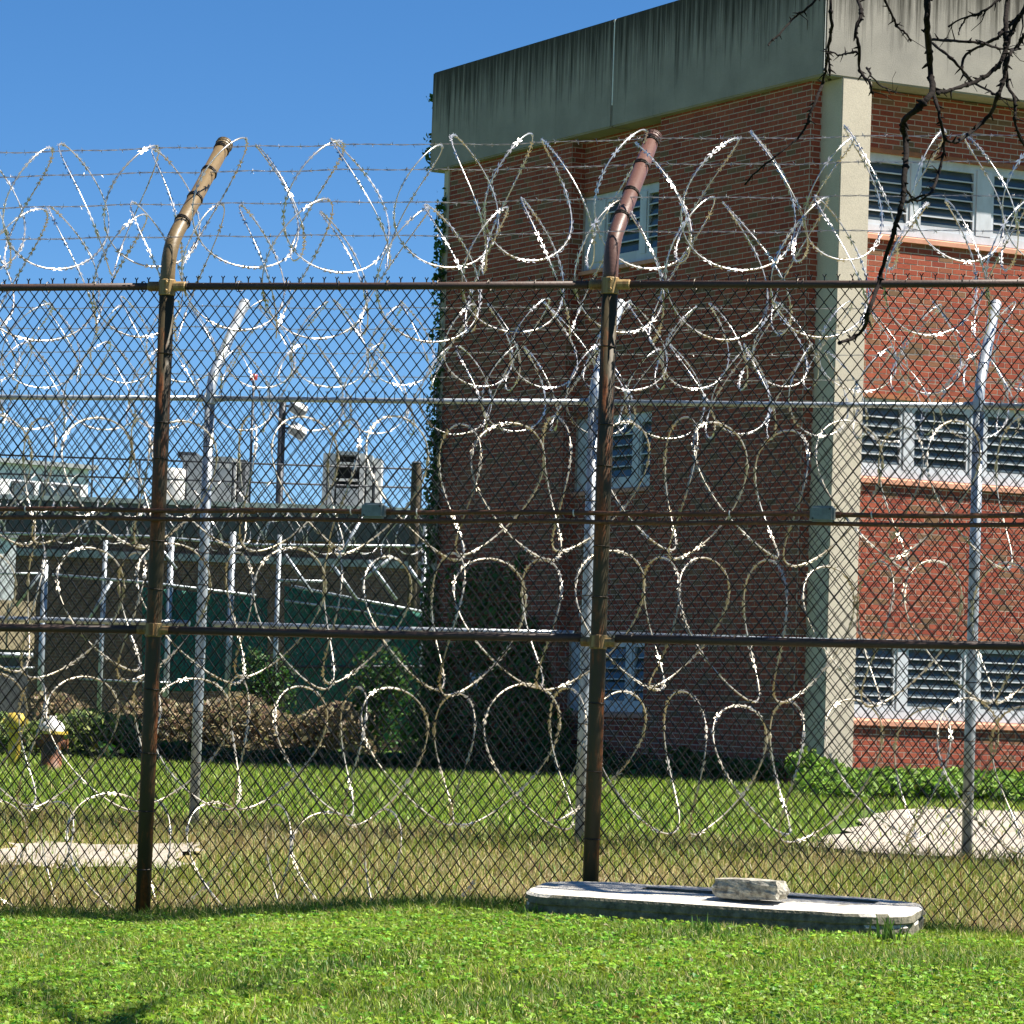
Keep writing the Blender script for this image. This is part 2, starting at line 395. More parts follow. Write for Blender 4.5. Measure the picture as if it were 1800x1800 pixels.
# mown lawn in front of the fence
n = 300000
x = rng.uniform(-4.2, 4.2, n); y = rng.uniform(12.6, 22.6, n); k = y < y_fence(x) + .12; x, y = x[k], y[k]; n = len(x)
edge = np.clip(1 - (y_fence(x) - y) / .9, 0, 1)
p1 = wav(x, y, 1.6, .4); p2 = wav(x, y, 4.5, 1.3)
h = (.036 + .026 * rng.random(n) + .014 * p2 + edge * rng.random(n) * .075).clip(.018)
c = tint(n, (.17, .27, .026), (.02, .015, .005), .38)
yel = (p1 + .5 * p2 + rng.normal(0, .4, n)) > .55
c[yel] = tint(yel.sum(), (.29, .39, .04), (.03, .03, .008), .3)
dkp = ((p1 + rng.normal(0, .35, n)) < -.5) | (edge * rng.random(n) > .55)
c[dkp] = tint(dkp.sum(), (.075, .17, .018), (.01, .012, .004), .3)
straw = rng.random(n) < .13; c[straw] = tint(straw.sum(), (.55, .50, .22), (.04, .04, .02), .2)
g1 = blades(x, y, h, rng.uniform(.0035, .0078, n), rng.uniform(.15, 1.1, n), c)
# clover between the blades
n = 42000
x = rng.uniform(-4.2, 4.2, n * 2); y = rng.uniform(12.6, 22.2, n * 2)
k = (wav(x, y, 1.3, 2.2) + .5 * wav(x, y, 3.7, .2) + rng.normal(0, .35, n * 2) > -.05) & (y < y_fence(x) - .05); x, y = x[k], y[k]; n = len(x)
z = gz(x, y) + rng.uniform(.018, .05, n)
c3 = tint(n, (.20, .35, .035), (.035, .03, .008), .32)
P3 = []; C3 = []
for q in range(3):
    a = rng.uniform(0, 2 * pi, n); P3.append(np.stack([x + np.cos(a) * .011, y + np.sin(a) * .011, z + rng.uniform(-.002, .002, n)], -1)); C3.append(c3)
P3 = np.concatenate(P3); g2 = leaves(P3, rng.uniform(.013, .027, len(P3)), np.concatenate(C3), .45, aspect=.9)
V, T, C = merge(g1, g2)
lawn = link('lawn_grass', np_mesh('lawn_grass', V, T, M['grass'], C)); tag(lawn, 'short sunlit lawn of grass and clover in front of the fence', 'grass', kind='stuff')

# dry weedy strip between the two fences
n = 85000
x = rng.uniform(-5, 5.2, n); y = rng.uniform(19.5, 31.5, n); k = (y > y_fence(x) + .15) & (y < y_back(x) + .9); x, y = x[k], y[k]; n = len(x)
pv = wav(x, y, 1.2, .9) + rng.normal(0, .45, n)
path = ((x > -3.6) & (x < -2.1) & (y > 25.4) & (y < 27.1)) | ((x > 2.5) & (y > 27.3))
k = ~(path & (rng.random(n) < .82)); x, y, pv = x[k], y[k], pv[k]; n = len(x)
c = tint(n, (.30, .27, .12), (.03, .03, .02), .22); gm = pv > .0; c[gm] = tint(gm.sum(), (.19, .24, .045), (.03, .03, .01), .25)
V, T, C = blades(x, y, rng.uniform(.05, .16, n), rng.uniform(.005, .011, n), rng.uniform(.2, 1.1, n), c)
o = link('dry_grass', np_mesh('dry_grass', V, T, M['grass'], C)); tag(o, 'dry straw-coloured weeds growing between the two fences', 'grass', kind='stuff')
# green band inside the inner fence
n = 110000
x = rng.uniform(-9, 8, n); y = rng.uniform(26.5, 47, n); k = y > y_back(x) + .75; x, y = x[k], y[k]
k = ~((x > 2.3 + (y - 28) * .14) & (y < 37.5) & (rng.random(len(x)) < .95)); x, y = x[k], y[k]; n = len(x)
c = tint(n, (.22, .32, .035), (.03, .025, .008), .32); st = rng.random(n) < .14; c[st] = tint(st.sum(), (.40, .37, .16), (.03, .03, .02), .2)
V, T, C = blades(x, y, rng.uniform(.05, .14, n), rng.uniform(.008, .016, n), rng.uniform(.2, 1., n), c)
o = link('field_grass', np_mesh('field_grass', V, T, M['grass'], C)); tag(o, 'bright green grass band between the inner fence and the brick building', 'grass', kind='stuff')

# ------------------------------------------------------------------ brick building
# local frame: x along the sunlit face, y along the shaded face, both from the fascia corner
BROT = radians(28.5)
bld = empty('brick_building', (3.641, 45.0, 0), BROT)
tag(bld, 'three-storey red brick building with stained concrete fascia and louvred windows', 'building')
LB, LH, MJ = .2133, .0704, .0125                   # brick module: length, course, joint
Z0, ZF, ZT = .30, 9.27, 10.75
SILL = [1.32, 4.335, 7.388]; OPEN_H = [1.13, 1.125, 1.155]
BANDS = []
zz = Z0
for s_, h_ in zip(SILL, OPEN_H): BANDS.append((zz, s_)); zz = s_ + h_
BANDS.append((zz, ZF))

def brick_cells(u0, u1, z0, z1, phase=0):
    """whole and cut bricks of a running bond between u0..u1, z0..z1"""
    k0 = int(math.floor((z0 - Z0) / LH))
    for k in range(k0, int(math.ceil((z1 - Z0) / LH)) + 1):
        zb = Z0 + k * LH; zt = zb + LH - MJ
        a, b = max(zb, z0 + .002), min(zt, z1 - .002)
        if b - a < .012: continue
        off = (LB / 2 if k % 2 else 0) + phase
        i0 = int(math.floor((u0 - off) / LB)) - 1
        for i in range(i0, int(math.ceil((u1 - off) / LB)) + 1):
            ua = off + i * LB; ub = ua + LB - MJ
            c, d = max(ua, u0 + .002), min(ub, u1 - .002)
            if d - c < .015: continue
            yield c, d, a, b, (abs(d - c - (LB - MJ)) < 1e-6 and abs(b - a - (LH - MJ)) < 1e-6)

mort = MB(); many = MB(); mort_l = MB(); many_l = MB()
wall_r = None; singles = []
# sunlit wall: front plane y = .48, mortar .006 behind
for (z0, z1) in BANDS:
    mort.box(.40, 5.6, .4835, .80, z0, z1)
    for c, d, a, b, whole in brick_cells(.70, 5.6, z0, z1):
        j = random.uniform(-.0012, .0012)
        if whole and 5.4 < a < 7.4 and .9 < c < 3.7 and len(singles) < 300: singles.append((c, .48 + j, a))
        elif whole and (3.5 < a < 4.3) and 1.0 < c < 3.5 and len(singles) < 300: singles.append((c, .48 + j, a))
        else: many.box(c, d, .48 + j, .50, a, b)
wall_r = mort.build('wall', M['mortar'], bld); tag(wall_r, 'sunlit brick wall')
singles = singles[:300]
keep = set(singles)
bm_ = MB().box(0, LB - MJ, 0, .02, 0, LH - MJ).mesh('brick'); bm_.materials.append(M['brick_one'])
for s_ in singles:
    o = bpy.data.objects.new('brick', bm_); COL.objects.link(o); o.parent = wall_r; o.location = s_
o = many.build('brick_courses', M['brick_many'], bld); o['kind'] = 'stuff'
# shaded side: outer bays at x = .12 / .13, window bay recessed to x = .33
def left_face(x, u0, u1, bands):
    for (z0, z1) in bands:
        mort_l.box(x + .0035, x + .55, u0, u1, z0, z1)
        for c, d, a, b, whole in brick_cells(u0, u1, z0, z1, .05):
            j = random.uniform(-.0012, .0012); many_l.box(x + j, x + .02, c, d, a, b)
left_face(.12, 6.47, 10.10, [(Z0, ZF)])
left_face(.13, .46, 4.10, [(Z0, ZF)])
left_face(.33, 4.101, 6.469, BANDS)
for (x0, x1, yy) in ((.126, .335, 6.47), (.136, .30, .46)):        # short brick returns facing the viewer's right
    for c, d, a, b, whole in brick_cells(x0, x1, Z0, ZF, .07):
        many_l.box(c, d, yy - .0035, yy + .01, a, b)
w2 = mort_l.build('wall', M['mortar'], bld); tag(w2, 'shaded brick side wall')
o = many_l.build('brick_courses', M['brick_many'], bld); o['kind'] = 'stuff'
# dark inside, roof and soffit
MB().box(1.0, 5.5, .95, 10.0, Z0, 9.2).build('interior', M['dark'], bld)
MB().box(.30, 5.6, .41, 10.25, ZF + .012, 10.3).build('roof_slab', M['fascia'], bld)
# precast fascia panels, mitred at the corner
ch = .03
def panel(poly, ztop=ZT):
    bm = bmesh.new(); n_ = len(poly)
    lo = [bm.verts.new((p[0], p[1], ZF)) for p in poly]; hi = [bm.verts.new((p[0], p[1], ztop)) for p in poly]
    bm.faces.new(lo[::-1]); bm.faces.new(hi)
    for i in range(n_): bm.faces.new((lo[i], lo[(i+1) % n_], hi[(i+1) % n_], hi[i]))
    bmesh.ops.bevel(bm, geom=bm.edges[:], offset=.018, segments=2, affect='EDGES')
    me = bpy.data.meshes.new('fascia_panel'); bm.to_mesh(me); bm.free()
    return link('fascia_panel', me, M['fascia'], bld)
panel([(0, .012), (.40, .41), (.40, 5.19), (0, 5.19)])
panel([(0, 5.215), (.40, 5.215), (.40, 10.54), (0, 10.54)])
panel([(.012, 0), (5.2, 0), (5.2, .40), (.41, .40)])
MB().box(.005, .03, 5.188, 5.217, ZF + .3, ZT - .01).build('joint_sealant', M['white_paint'], bld)
MB().box(.0045, .0105, .0045, .0105, ZF, ZT).build('corner_joint', M['white_paint'], bld)
# corner column and the slim one at the far end
for nm, (x0, x1, y0, y1) in (('corner_column', (.285, .725, .004, .47)), ('column', (.10, .45, 10.10, 10.26))):
    bm = bmesh.new(); bmesh.ops.create_cube(bm, size=1)
    for v in bm.verts: v.co = Vector((x0 + (v.co.x + .5) * (x1 - x0), y0 + (v.co.y + .5) * (y1 - y0), Z0 + (v.co.z + .5) * (ZF - Z0)))
    bmesh.ops.bevel(bm, geom=bm.edges[:], offset=.012, segments=2, affect='EDGES')
    me = bpy.data.meshes.new(nm); bm.to_mesh(me); bm.free(); link('column', me, M['column'], bld)

def sash(parent, u0, u1, z0, z1, npane, face, depth, name='window'):
    """steel louvre sash. face 'r': in the sunlit wall (u = x, outward -y); 'l': in the shaded wall (u = y, outward -x)"""
    fr = MB(); t = .045
    def bx(mb, a, b, d0, d1, c, e):
        if face == 'r': mb.box(a, b, d0, d1, c, e)
        else: mb.box(d0, d1, a, b, c, e)
    d = depth
    bx(fr, u0, u0 + t, d, d + .07, z0, z1); bx(fr, u1 - t, u1, d, d + .07, z0, z1)
    bx(fr, u0 + t, u1 - t, d, d + .07, z0, z0 + t * 1.3); bx(fr, u0 + t, u1 - t, d, d + .07, z1 - t, z1)
    o = fr.build(name, M['frame'], parent)
    zz0, zz1 = z0 + t * 1.3, z1 - t; st = (zz1 - zz0) / npane
    for k in range(npane):
        a, b = zz0 + k * st, zz0 + (k + 1) * st
        pm = MB(); tilt = .022 + random.uniform(-.006, .006)
        dd = d + .034
        if face == 'r':
            pm.v = [(u0 + t, dd - tilt, a + .006), (u1 - t, dd - tilt, a + .006), (u1 - t, dd + tilt, b - .004), (u0 + t, dd + tilt, b - .004)]
            pm.v += [(p[0], p[1] + .006, p[2]) for p in pm.v]
        else:
            pm.v = [(dd - tilt, u1 - t, a + .006), (dd - tilt, u0 + t, a + .006), (dd + tilt, u0 + t, b - .004), (dd + tilt, u1 - t, b - .004)]
            pm.v += [(p[0] + .006, p[1], p[2]) for p in pm.v]
        pm.f = [(0, 1, 2, 3), (7, 6, 5, 4), (0, 4, 5, 1), (1, 5, 6, 2), (2, 6, 7, 3), (3, 7, 4, 0)]
        pm.build('pane', M['glass'], o)
        if k:
            br = MB(); bx(br, u0 + t, u1 - t, d - .004, d + .016, a - .008, a + .009); br.build('louvre_bar', M['frame'], o)
    return o

for lev in range(3):
    zb, zt = SILL[lev], SILL[lev] + OPEN_H[lev]
    # sunlit wall: sloping terracotta sill, steel lintel, run of sashes with wide mullions
    sm = MB(); sm.v = [(.727, .425, zb), (5.5, .425, zb), (5.5, .70, zb), (.727, .70, zb), (.727, .425, zb + .055), (5.5, .425, zb + .055), (5.5, .70, zb + .13), (.727, .70, zb + .13)]
    sm.f = [(0, 3, 2, 1), (4, 5, 6, 7), (0, 1, 5, 4), (1, 2, 6, 5), (2, 3, 7, 6), (3, 0, 4, 7)]
    sm.build('sill', M['sill'], bld)
    MB().box(.727, 5.5, .474, .60, zt - .055, zt).build('lintel', M['lintel'], bld)
    MB().box(.727, 5.5, .545, .60, zt - .12, zt - .0555).build('window_head', M['frame'], bld)
    MB().box(.727, 5.5, .535, .60, zb + .092, zb + .195).build('window_base', M['frame'], bld)
    for (a, b) in ((.78, 1.70), (1.83, 2.72), (2.95, 3.85), (3.98, 4.88)):
        sash(bld, a, b, zb + .196, zt - .121, 6, 'r', .545)
    for (a, b) in ((1.701, 1.829), (2.721, 2.949), (3.851, 3.979)):
        MB().box(a, b, .53, .61, zb + .196, zt - .121).build('mullion', M['frame'], bld)
    # shaded window bay
    sm = MB(); sm.v = [(.275, 4.105, zb), (.275, 6.46, zb), (.5, 6.46, zb), (.5, 4.105, zb), (.275, 4.105, zb + .05), (.275, 6.46, zb + .05), (.5, 6.46, zb + .11), (.5, 4.105, zb + .11)]
    sm.f = [(0, 1, 2, 3), (7, 6, 5, 4), (4, 5, 1, 0), (5, 6, 2, 1), (6, 7, 3, 2), (7, 4, 0, 3)]
    sm.build('sill', M['sill'], bld)
    MB().box(.335, .45, 4.105, 6.46, zt - .055, zt).build('lintel', M['lintel'], bld)
    MB().box(.375, .47, 4.105, 6.46, zt - .14, zt - .0555).build('window_head', M['frame'], bld)
    MB().box(.365, .47, 4.105, 6.46, zb + .075, zb + .165).build('window_base', M['frame'], bld)
    sash(bld, 4.12, 4.80, zb + .166, zt - .141, 5, 'l', .375)
    sash(bld, 4.95, 5.90, zb + .166, zt - .141, 5, 'l', .375)
    MB().box(.36, .46, 4.801, 4.949, zb + .166, zt - .141).build('mullion', M['frame'], bld)
    MB().box(.352, .46, 5.901, 6.44, zb + .166, zt - .141).build('window_panel', M['frame'], bld)

def bl(x, y, z):
    c_, s_ = cos(BROT), sin(BROT)
    return Vector((3.641 + x * c_ - y * s_, 45.0 + x * s_ + y * c_, z))

# notice fixed to the shaded wall
nb = MB().box(0, .012, 0, .36, 0, .27)
p = bl(.10, 8.55, 1.62)
o = link('notice', nb.mesh('notice'), M['sign'], None, p, BROT); tag(o, 'small pale blank notice fixed to the shaded brick wall among ivy', 'sign')

# ------------------------------------------------------------------ ivy and shrubs
def plant(name, loc, P, size, cols, label, cat, group=None, stems=None, up=None, tilt=1.0):
    root = empty(name, loc)
    V, T, C = leaves(P - np.array(loc), size, cols, tilt, up)
    link('foliage', np_mesh('foliage', V, T, M['leaf'], C), None, root)
    if stems:
        mb = MB()
        for s_ in stems: mb.tube([Vector(q) - Vector(loc) for q in s_], .012, 5)
        mb.build('stem', M['wood'], root)
    tag(root, label, cat, group); return root
NL = np.array([-cos(BROT), -sin(BROT), 0])
def ivy_points(n, yf, zf, xoff):
    r = [];
    for _ in range(n):
        yy, zz = yf(), zf(); q = bl(xoff() , yy, zz); r.append((q.x, q.y, q.z))
    return np.array(r)
R_ = random.uniform
# along the far end of the side wall, up to the roof
n = 2300
pts = []
while len(pts) < n:
    t = R_(0, 1) ** 1.5; z = .4 + t * 8.6; y = 10.24 + R_(-.30, .10) * (1.3 - t)
    if noise.noise(Vector((z * 1.6, 3.1, 0))) + .5 * (1 - t) + R_(-.3, .3) < .0: continue
    q = bl(.06 + R_(-.10, .06), y, z); pts.append(tuple(q))
for _ in range(70):
    z = random.choice([R_(9.5, 9.85), R_(10.25, 10.45), R_(9.3, 9.6)]); q = bl(R_(-.05, .12), 10.60 + R_(-.03, .10), z); pts.append(tuple(q))
P = np.array(pts); cols = tint(len(P), (.045, .11, .022), (.01, .012, .004), .3)
plant('ivy', tuple(bl(.05, 10.25, .45)), P, rng.uniform(.05, .11, len(P)), cols, 'ivy climbing the far end of the side wall up to the roof', 'ivy', 'ivy on the side wall', [[bl(.1, 10.24, .4 + k * .5) + Vector((.02 * sin(k * 2), 0, 0)) for k in range(16)]], NL, .7)
# foot of the shaded wall
pts = []
while len(pts) < 6000:
    y = R_(5.9, 10.2); top = 1.3 + 1.5 * (noise.noise(Vector((y * .9, 0, 5))) + .3) + (1.2 if 7.4 < y < 9.6 else 0)
    z = .4 + max(.15, top) * R_(0, 1) ** 1.15
    pts.append(tuple(bl(.12 - abs(random.gauss(0, .10)), y, z)))
P = np.array(pts); cols = tint(len(P), (.05, .125, .024), (.01, .012, .004), .3)
plant('ivy', tuple(bl(.05, 8., .45)), P, rng.uniform(.05, .11, len(P)), cols, 'dark ivy mat covering the lower part of the side wall around the notice', 'ivy', 'ivy on the side wall', [[bl(.11, 6.5 + k * .9, .4 + .2 * k) for k in range(4)]], NL, .7)
pts = []
while len(pts) < 2600:
    y = R_(.5, 6.2); z = .4 + (.35 + .5 * max(0, noise.noise(Vector((y * 1.3, 2, 1))) + .2)) * R_(0, 1)
    pts.append(tuple(bl(.12 - abs(random.gauss(0, .22)), y, z)))
P = np.array(pts); cols = tint(len(P), (.05, .12, .024), (.01, .012, .004), .3)
plant('ivy', tuple(bl(.05, 3., .45)), P, rng.uniform(.06, .12, len(P)), cols, 'low dark ivy along the shaded wall foot towards the corner column', 'ivy', 'ivy on the side wall', [[bl(.11, .8 + k * 1.2, .45) for k in range(5)]], NL, .8)

def shrub(c, rx, ry, h, n, base, label, group, size=(.07, .13), cat='shrub', var=.3, name='shrub'):
    g0 = float(gz(c[0], c[1])); pts = []
    lobes = [(R_(-.6, .6) * rx, R_(-.6, .6) * ry, R_(.35, .85) * h, R_(.35, .6)) for _ in range(7)]
    while len(pts) < n:
        lx, ly, lz, lr = random.choice(lobes)
        d = Vector((random.gauss(0, 1), random.gauss(0, 1), random.gauss(0, 1))).normalized() * (R_(.55, 1.05))
        q = (c[0] + lx + d.x * lr * rx, c[1] + ly + d.y * lr * ry, g0 + max(.03, lz * .8 + d.z * lr * h * .7))
        pts.append(q)
    P = np.array(pts); cols = tint(n, base, (.012, .015, .004), var)
    stems = [[(c[0], c[1], g0), (c[0] + R_(-.4, .4) * rx, c[1] + R_(-.4, .4) * ry, g0 + h * .7)] for _ in range(5)]
    return plant(name, (c[0], c[1], g0), P, rng.uniform(size[0], size[1], n), cols, label, cat, group, stems)
hedge = [  # x, y, half width, height, label
 (1420, 43.2, .42, .55, 'leafy shrub at the foot of the corner column'),
 (1500, 44.6, .55, .34, 'back row shrub just right of the corner column'), (1585, 45.0, .55, .34, 'back row shrub under the second ground-floor sash'), (1668, 45.4, .55, .34, 'back row shrub left of the right inner fence post'), (1755, 45.8, .55, .34, 'back row shrub right of the right inner fence post'), (1850, 46.2, .55, .34, 'back row shrub beyond the right edge'),
 (1455, 42.0, .50, .34, 'middle row shrub in front of the corner column'), (1540, 42.4, .52, .36, 'middle row shrub right of the corner column'), (1625, 42.8, .52, .36, 'middle row shrub at the centre of the hedge'), (1710, 43.1, .52, .36, 'middle row shrub beside the right inner fence post'), (1795, 43.4, .52, .36, 'middle row shrub at the right edge'),
 (1490, 39.9, .48, .30, 'front row shrub at the left end of the paving'), (1570, 40.2, .50, .32, 'front row shrub along the back of the paving, left of centre'), (1650, 40.4, .50, .32, 'front row shrub along the back of the paving, centre'), (1735, 40.7, .50, .32, 'front row shrub along the back of the paving, right of the inner fence post'), (1815, 41.0, .50, .32, 'front row shrub at the right edge of the paving')]
for px, Y, ww, hh, lab in hedge:
    q = at(px, 1400, Y); shrub((q.x, q.y), ww * 1.1, .8, hh, 1300, (.17, .29, .04), lab, 'hedge along the sunlit wall', (.06, .11))

# ------------------------------------------------------------------ chain link fences
def chain_mesh(s0, s1, z0, z1, w=.078, h=.099, r=.0024, sides=4, spikes=True):
    """woven zigzag wires; local x along the fence, y depth, z up"""
    hw, hh = w / 2, h / 2; nseg = int((z1 - z0) / hh); off = .003
    zs = z1 - np.arange(nseg + 1) * hh
    left = np.arange(nseg + 1) % 2 == 0
    ov = .0015
    path = np.stack([np.where(left, -ov, hw + ov), np.where(left, off, -off), zs], -1)
    # two points per bend give the wire its knuckle
    P = []
    for i in range(len(path)):
        if i: P.append(path[i] + (path[i-1] - path[i]) * .07)
        if i < len(path) - 1: P.append(path[i] + (path[i+1] - path[i]) * .07)
    P = np.array(P)
    if spikes:      # twisted and cut ends above the top rail
        P = np.concatenate([[[-.011, off, z1 + .058], [0.0, off, z1 + .040], [-.002, off, z1 + .012]], P])
    T = np.gradient(P, axis=0); T /= np.linalg.norm(T, axis=1, keepdims=True)
    yv = np.array([0, 1., 0]); U = np.cross(T, yv); U /= np.linalg.norm(U, axis=1, keepdims=True); W = np.cross(T, U)
    ring = []
    for k in range(sides):
        a = 2 * pi * (k + .5) / sides; ring.append(P + (U * cos(a) + W * sin(a)) * r)
    ring = np.stack(ring, 1); m_ = len(P)
    base = ring.reshape(-1, 3)
    idx = np.arange(m_ - 1)[:, None] * sides; Fq = []
    for k in range(sides):
        k2 = (k + 1) % sides; Fq.append(np.concatenate([idx + k, idx + k2, idx + sides + k2, idx + sides + k], 1))
    Fq = np.concatenate(Fq)
    nw = int((s1 - s0) / hw); Vs = np.tile(base, (nw, 1)); Fs = np.tile(Fq, (nw, 1))
    wi = np.repeat(np.arange(nw), len(base)); Vs[:, 0] += s0 + wi * hw
    # alternate wires are half a diamond out of step
    Vs[:, 0] = np.where((wi % 2 == 1), s0 + (wi + 1) * hw - (Vs[:, 0] - s0 - wi * hw), Vs[:, 0])
    Vs[:, 1] = np.where((wi % 2 == 1), -Vs[:, 1], Vs[:, 1])
    # hand-stretched fabric is never quite true
    Vs[:, 1] += .010 * np.sin(Vs[:, 0] * 2.1 + Vs[:, 2] * 1.3) + .006 * np.sin(Vs[:, 0] * 5.3 - Vs[:, 2] * 2.2)
    Vs[:, 2] += .006 * np.sin(Vs[:, 0] * 1.7 + 1) + .003 * np.sin(Vs[:, 0] * 6.1)
    Vs[:, 0] += .004 * np.sin(Vs[:, 2] * 3.1 + Vs[:, 0] * 1.1)
    Fs = Fs + np.repeat(np.arange(nw), len(Fq))[:, None] * len(base)
    return Vs, Fs

def barbed(mb, p0, p1, sag=.012, step=.014, barb=.125, spans=None):
    p0, p1 = Vector(p0), Vector(p1); L = (p1 - p0).length; n = int(L / step); d = (p1 - p0).normalized()
    up = Vector((0, 0, 1)); sd = d.cross(up).normalized()
    def pt(t):
        u = (t * L / 2.69) % 1.0
        return p0 + d * (t * L) - up * (sag * 4 * u * (1 - u)) + up * (.004 * sin(t * 37) + .003 * sin(t * 91)) + sd * .004 * sin(t * 53)
    for ph in (0, pi):
        mb.tube([pt(i / n) + (up * cos(i * .42 + ph) + sd * sin(i * .42 + ph)) * .0028 for i in range(n + 1)], .0021, 3, False)
    s = random.uniform(0, barb)
    while s < L:
        c = pt(s / L)
        for q in range(4):
            a = random.uniform(0, 2 * pi); e = (up * cos(a) + sd * sin(a)) * .019 + d * random.choice((-1, 1)) * random.uniform(.002, .012)
            mb.tube([c + d * random.uniform(-.006, .006), c + e], [.0022, .0009], 3, False)
        s += barb * random.uniform(.9, 1.1)

def bend_path(zb, zt_post, arm_n, arm_z, r=.16, steps=6):
    """upright pipe with an outrigger elbow leaning to +y"""
    pts = [(0, 0, zb), (0, 0, zb + (zt_post - zb) * .33), (0, 0, zb + (zt_post - zb) * .66), (0, 0, zt_post - r)]
    a = Vector((0, 0, zt_post)); d = Vector((0, arm_n, arm_z - zt_post)).normalized()
    p0 = Vector((0, 0, zt_post - r)); p2 = a + d * r
    for k in range(1, steps + 1):
        t = k / steps; q = p0 * (1 - t) ** 2 + a * 2 * t * (1 - t) + p2 * t * t; pts.append(tuple(q))
    pts.append((0, arm_n, arm_z)); return [Vector(p) for p in pts]

def ring(mb, c, axis, R, r=.004, n=12):
    axis = Vector(axis).normalized(); u = axis.orthogonal().normalized(); w = axis.cross(u)
    mb.tube([Vector(c) + (u * cos(2*pi*k/n) + w * sin(2*pi*k/n)) * R for k in range(n + 1)], r, 4, False)

# ---- near fence -----------------------------------------------------
fence = empty('chain_link_fence', FB, -FYAW)
tag(fence, 'tall rusty chain link fence nearest the lawn with two bent brown posts', 'fence', 'chain link fences')
S0, S1, TOP, LOW = -2.4, 6.6, 3.70, 1.69
V, F = chain_mesh(S0, S1, .0, TOP, r=.0036)
V[:, 1] += .062
o = link('wire_mesh', np_mesh('wire_mesh', V, F, M['mesh_dark']), None, fence); o['kind'] = 'stuff'
def near_post(s, mats, label):
    R = .0445
    path = bend_path(-.4, 3.93, .78, 4.66)
    low = [path[0], Vector((0, 0, 1.2)), Vector((0, 0, 2.4)), Vector((0, 0, 3.66))]
    o1 = MB().tube(low, R, 24).build('post', mats[0], fence, (s, 0, 0), smooth=False)
    for p_ in o1.data.polygons: p_.use_smooth = len(p_.vertices) == 4
    tag(o1, label)
    arm = [Vector((0, 0, 3.6601))] + path[3:]
    o2 = MB().tube(arm, R * .985, 24).build('arm', mats[1], o1)
    for p_ in o2.data.polygons: p_.use_smooth = len(p_.vertices) == 4
    d = (path[-1] - path[-2]).normalized(); e = path[-1]
    cap = MB().tube([e - d * .035, e - d * .03, e + d * .004, e + d * .018, e + d * .026], [R * 1.02, R * 1.12, R * 1.12, R * .9, R * .35], 20)
    ring(cap, e - d * .012, d, R * 1.13, .005, 16); ring(cap, e + d * .006, d, R * 1.10, .005, 16)
    c_ = cap.build('cap', mats[1], o1)
    tw = MB()
    for zz in (3.32, 2.92, 2.68, 2.20, 1.95, 1.36, .98, .62, .30): ring(tw, (0, 0, zz + R_(-.03, .03)), (R_(-.06, .06), R_(-.06, .06), 1), R * 1.07, .004)
    for t in (.10, .36, .66, .93):
        q = path[-2] + (path[-1] - path[-2]) * t; ring(tw, q, d + Vector((0, .1, .05)), R * 1.08, .004); ring(tw, q + d * .014, d + Vector((.1, 0, -.1)), R * 1.08, .004)
    tw.build('tie_wire', M['tie'], o1)['kind'] = 'stuff'
    bk = MB().tube([(0, 0, TOP - .055), (0, 0, TOP - .05), (0, 0, TOP + .035), (0, 0, TOP + .04)], [R * 1.05, R * 1.14, R * 1.14, R * 1.05], 20)
    for sg in (-1, 1): bk.tube([(sg * .03, 0, TOP), (sg * .115, 0, TOP), (sg * .12, 0, TOP)], [.029, .029, .022], 12)
    bk.tube([(.018, -.05, TOP - .03), (.018, -.075, TOP - .03)], .009, 6); bk.tube([(.018, -.05, TOP + .02), (.018, -.075, TOP + .02)], .009, 6)
    bk.build('rail_bracket', M['bracket'], o1)
    b2 = MB().tube([(0, 0, LOW - .04), (0, 0, LOW - .036), (0, 0, LOW + .036), (0, 0, LOW + .04)], [R * 1.03, R * 1.12, R * 1.12, R * 1.03], 20)
    for sg in (-1, 1): b2.tube([(sg * .03, 0, LOW), (sg * .10, 0, LOW)], .028, 10)
    b2.box(-.022, .022, -.062, -.046, LOW - .03, LOW + .035)
    b2.build('rail_bracket', M['bracket'], o1)
near_post(0.0, (M['post_rust'], M['post_brown']), 'left rusty brown post with tan bent arm')
near_post(2.70, (M['post_rust'], M['post_red']), 'right rusty orange post with red-brown bent arm')
near_post(5.38, (M['post_rust'], M['post_red']), 'rusty post beyond the right edge')
for (z, r, tl) in ((TOP, .0215, 0.0), (LOW, .0235, .008)):
    for (a, b) in ((S0, -.1), (.1, 2.60), (2.80, 5.28)):
        ob = MB().tube([(a, 0, z + tl * a), ((a + b) / 2, 0, z - .004 + tl * (a + b) / 2), (b, 0, z + tl * b)], r, 16).build('rail', M['rail_rust'], fence)
        for p_ in ob.data.polygons: p_.use_smooth = len(p_.vertices) == 4
tm = MB(); s = S0 + .1
while s < S1 - .2:
    for z, tl in ((TOP, 0), (LOW, .008)):
        ring(tm, (s + R_(-.02, .02), .01, z + tl * s), (1, R_(-.3, .3), R_(-.2, .2)), .031, .0028, 10)
        if R_(0, 1) < .5: ring(tm, (s + .012, .01, z + tl * s), (1, R_(-.3, .3), 0), .031, .0028, 10)
    s += .305
tm.build('tie_wire', M['tie'], fence)['kind'] = 'stuff'
for (n_, z) in ((.045, 3.995), (.30, 4.225), (.555, 4.455), (.745, 4.635)):
    mb = MB(); barbed(mb, (S0, n_ - .045, z), (S1, n_ - .045 + .02, z + .01)); mb.build('barbed_wire', M['barbed'], fence)

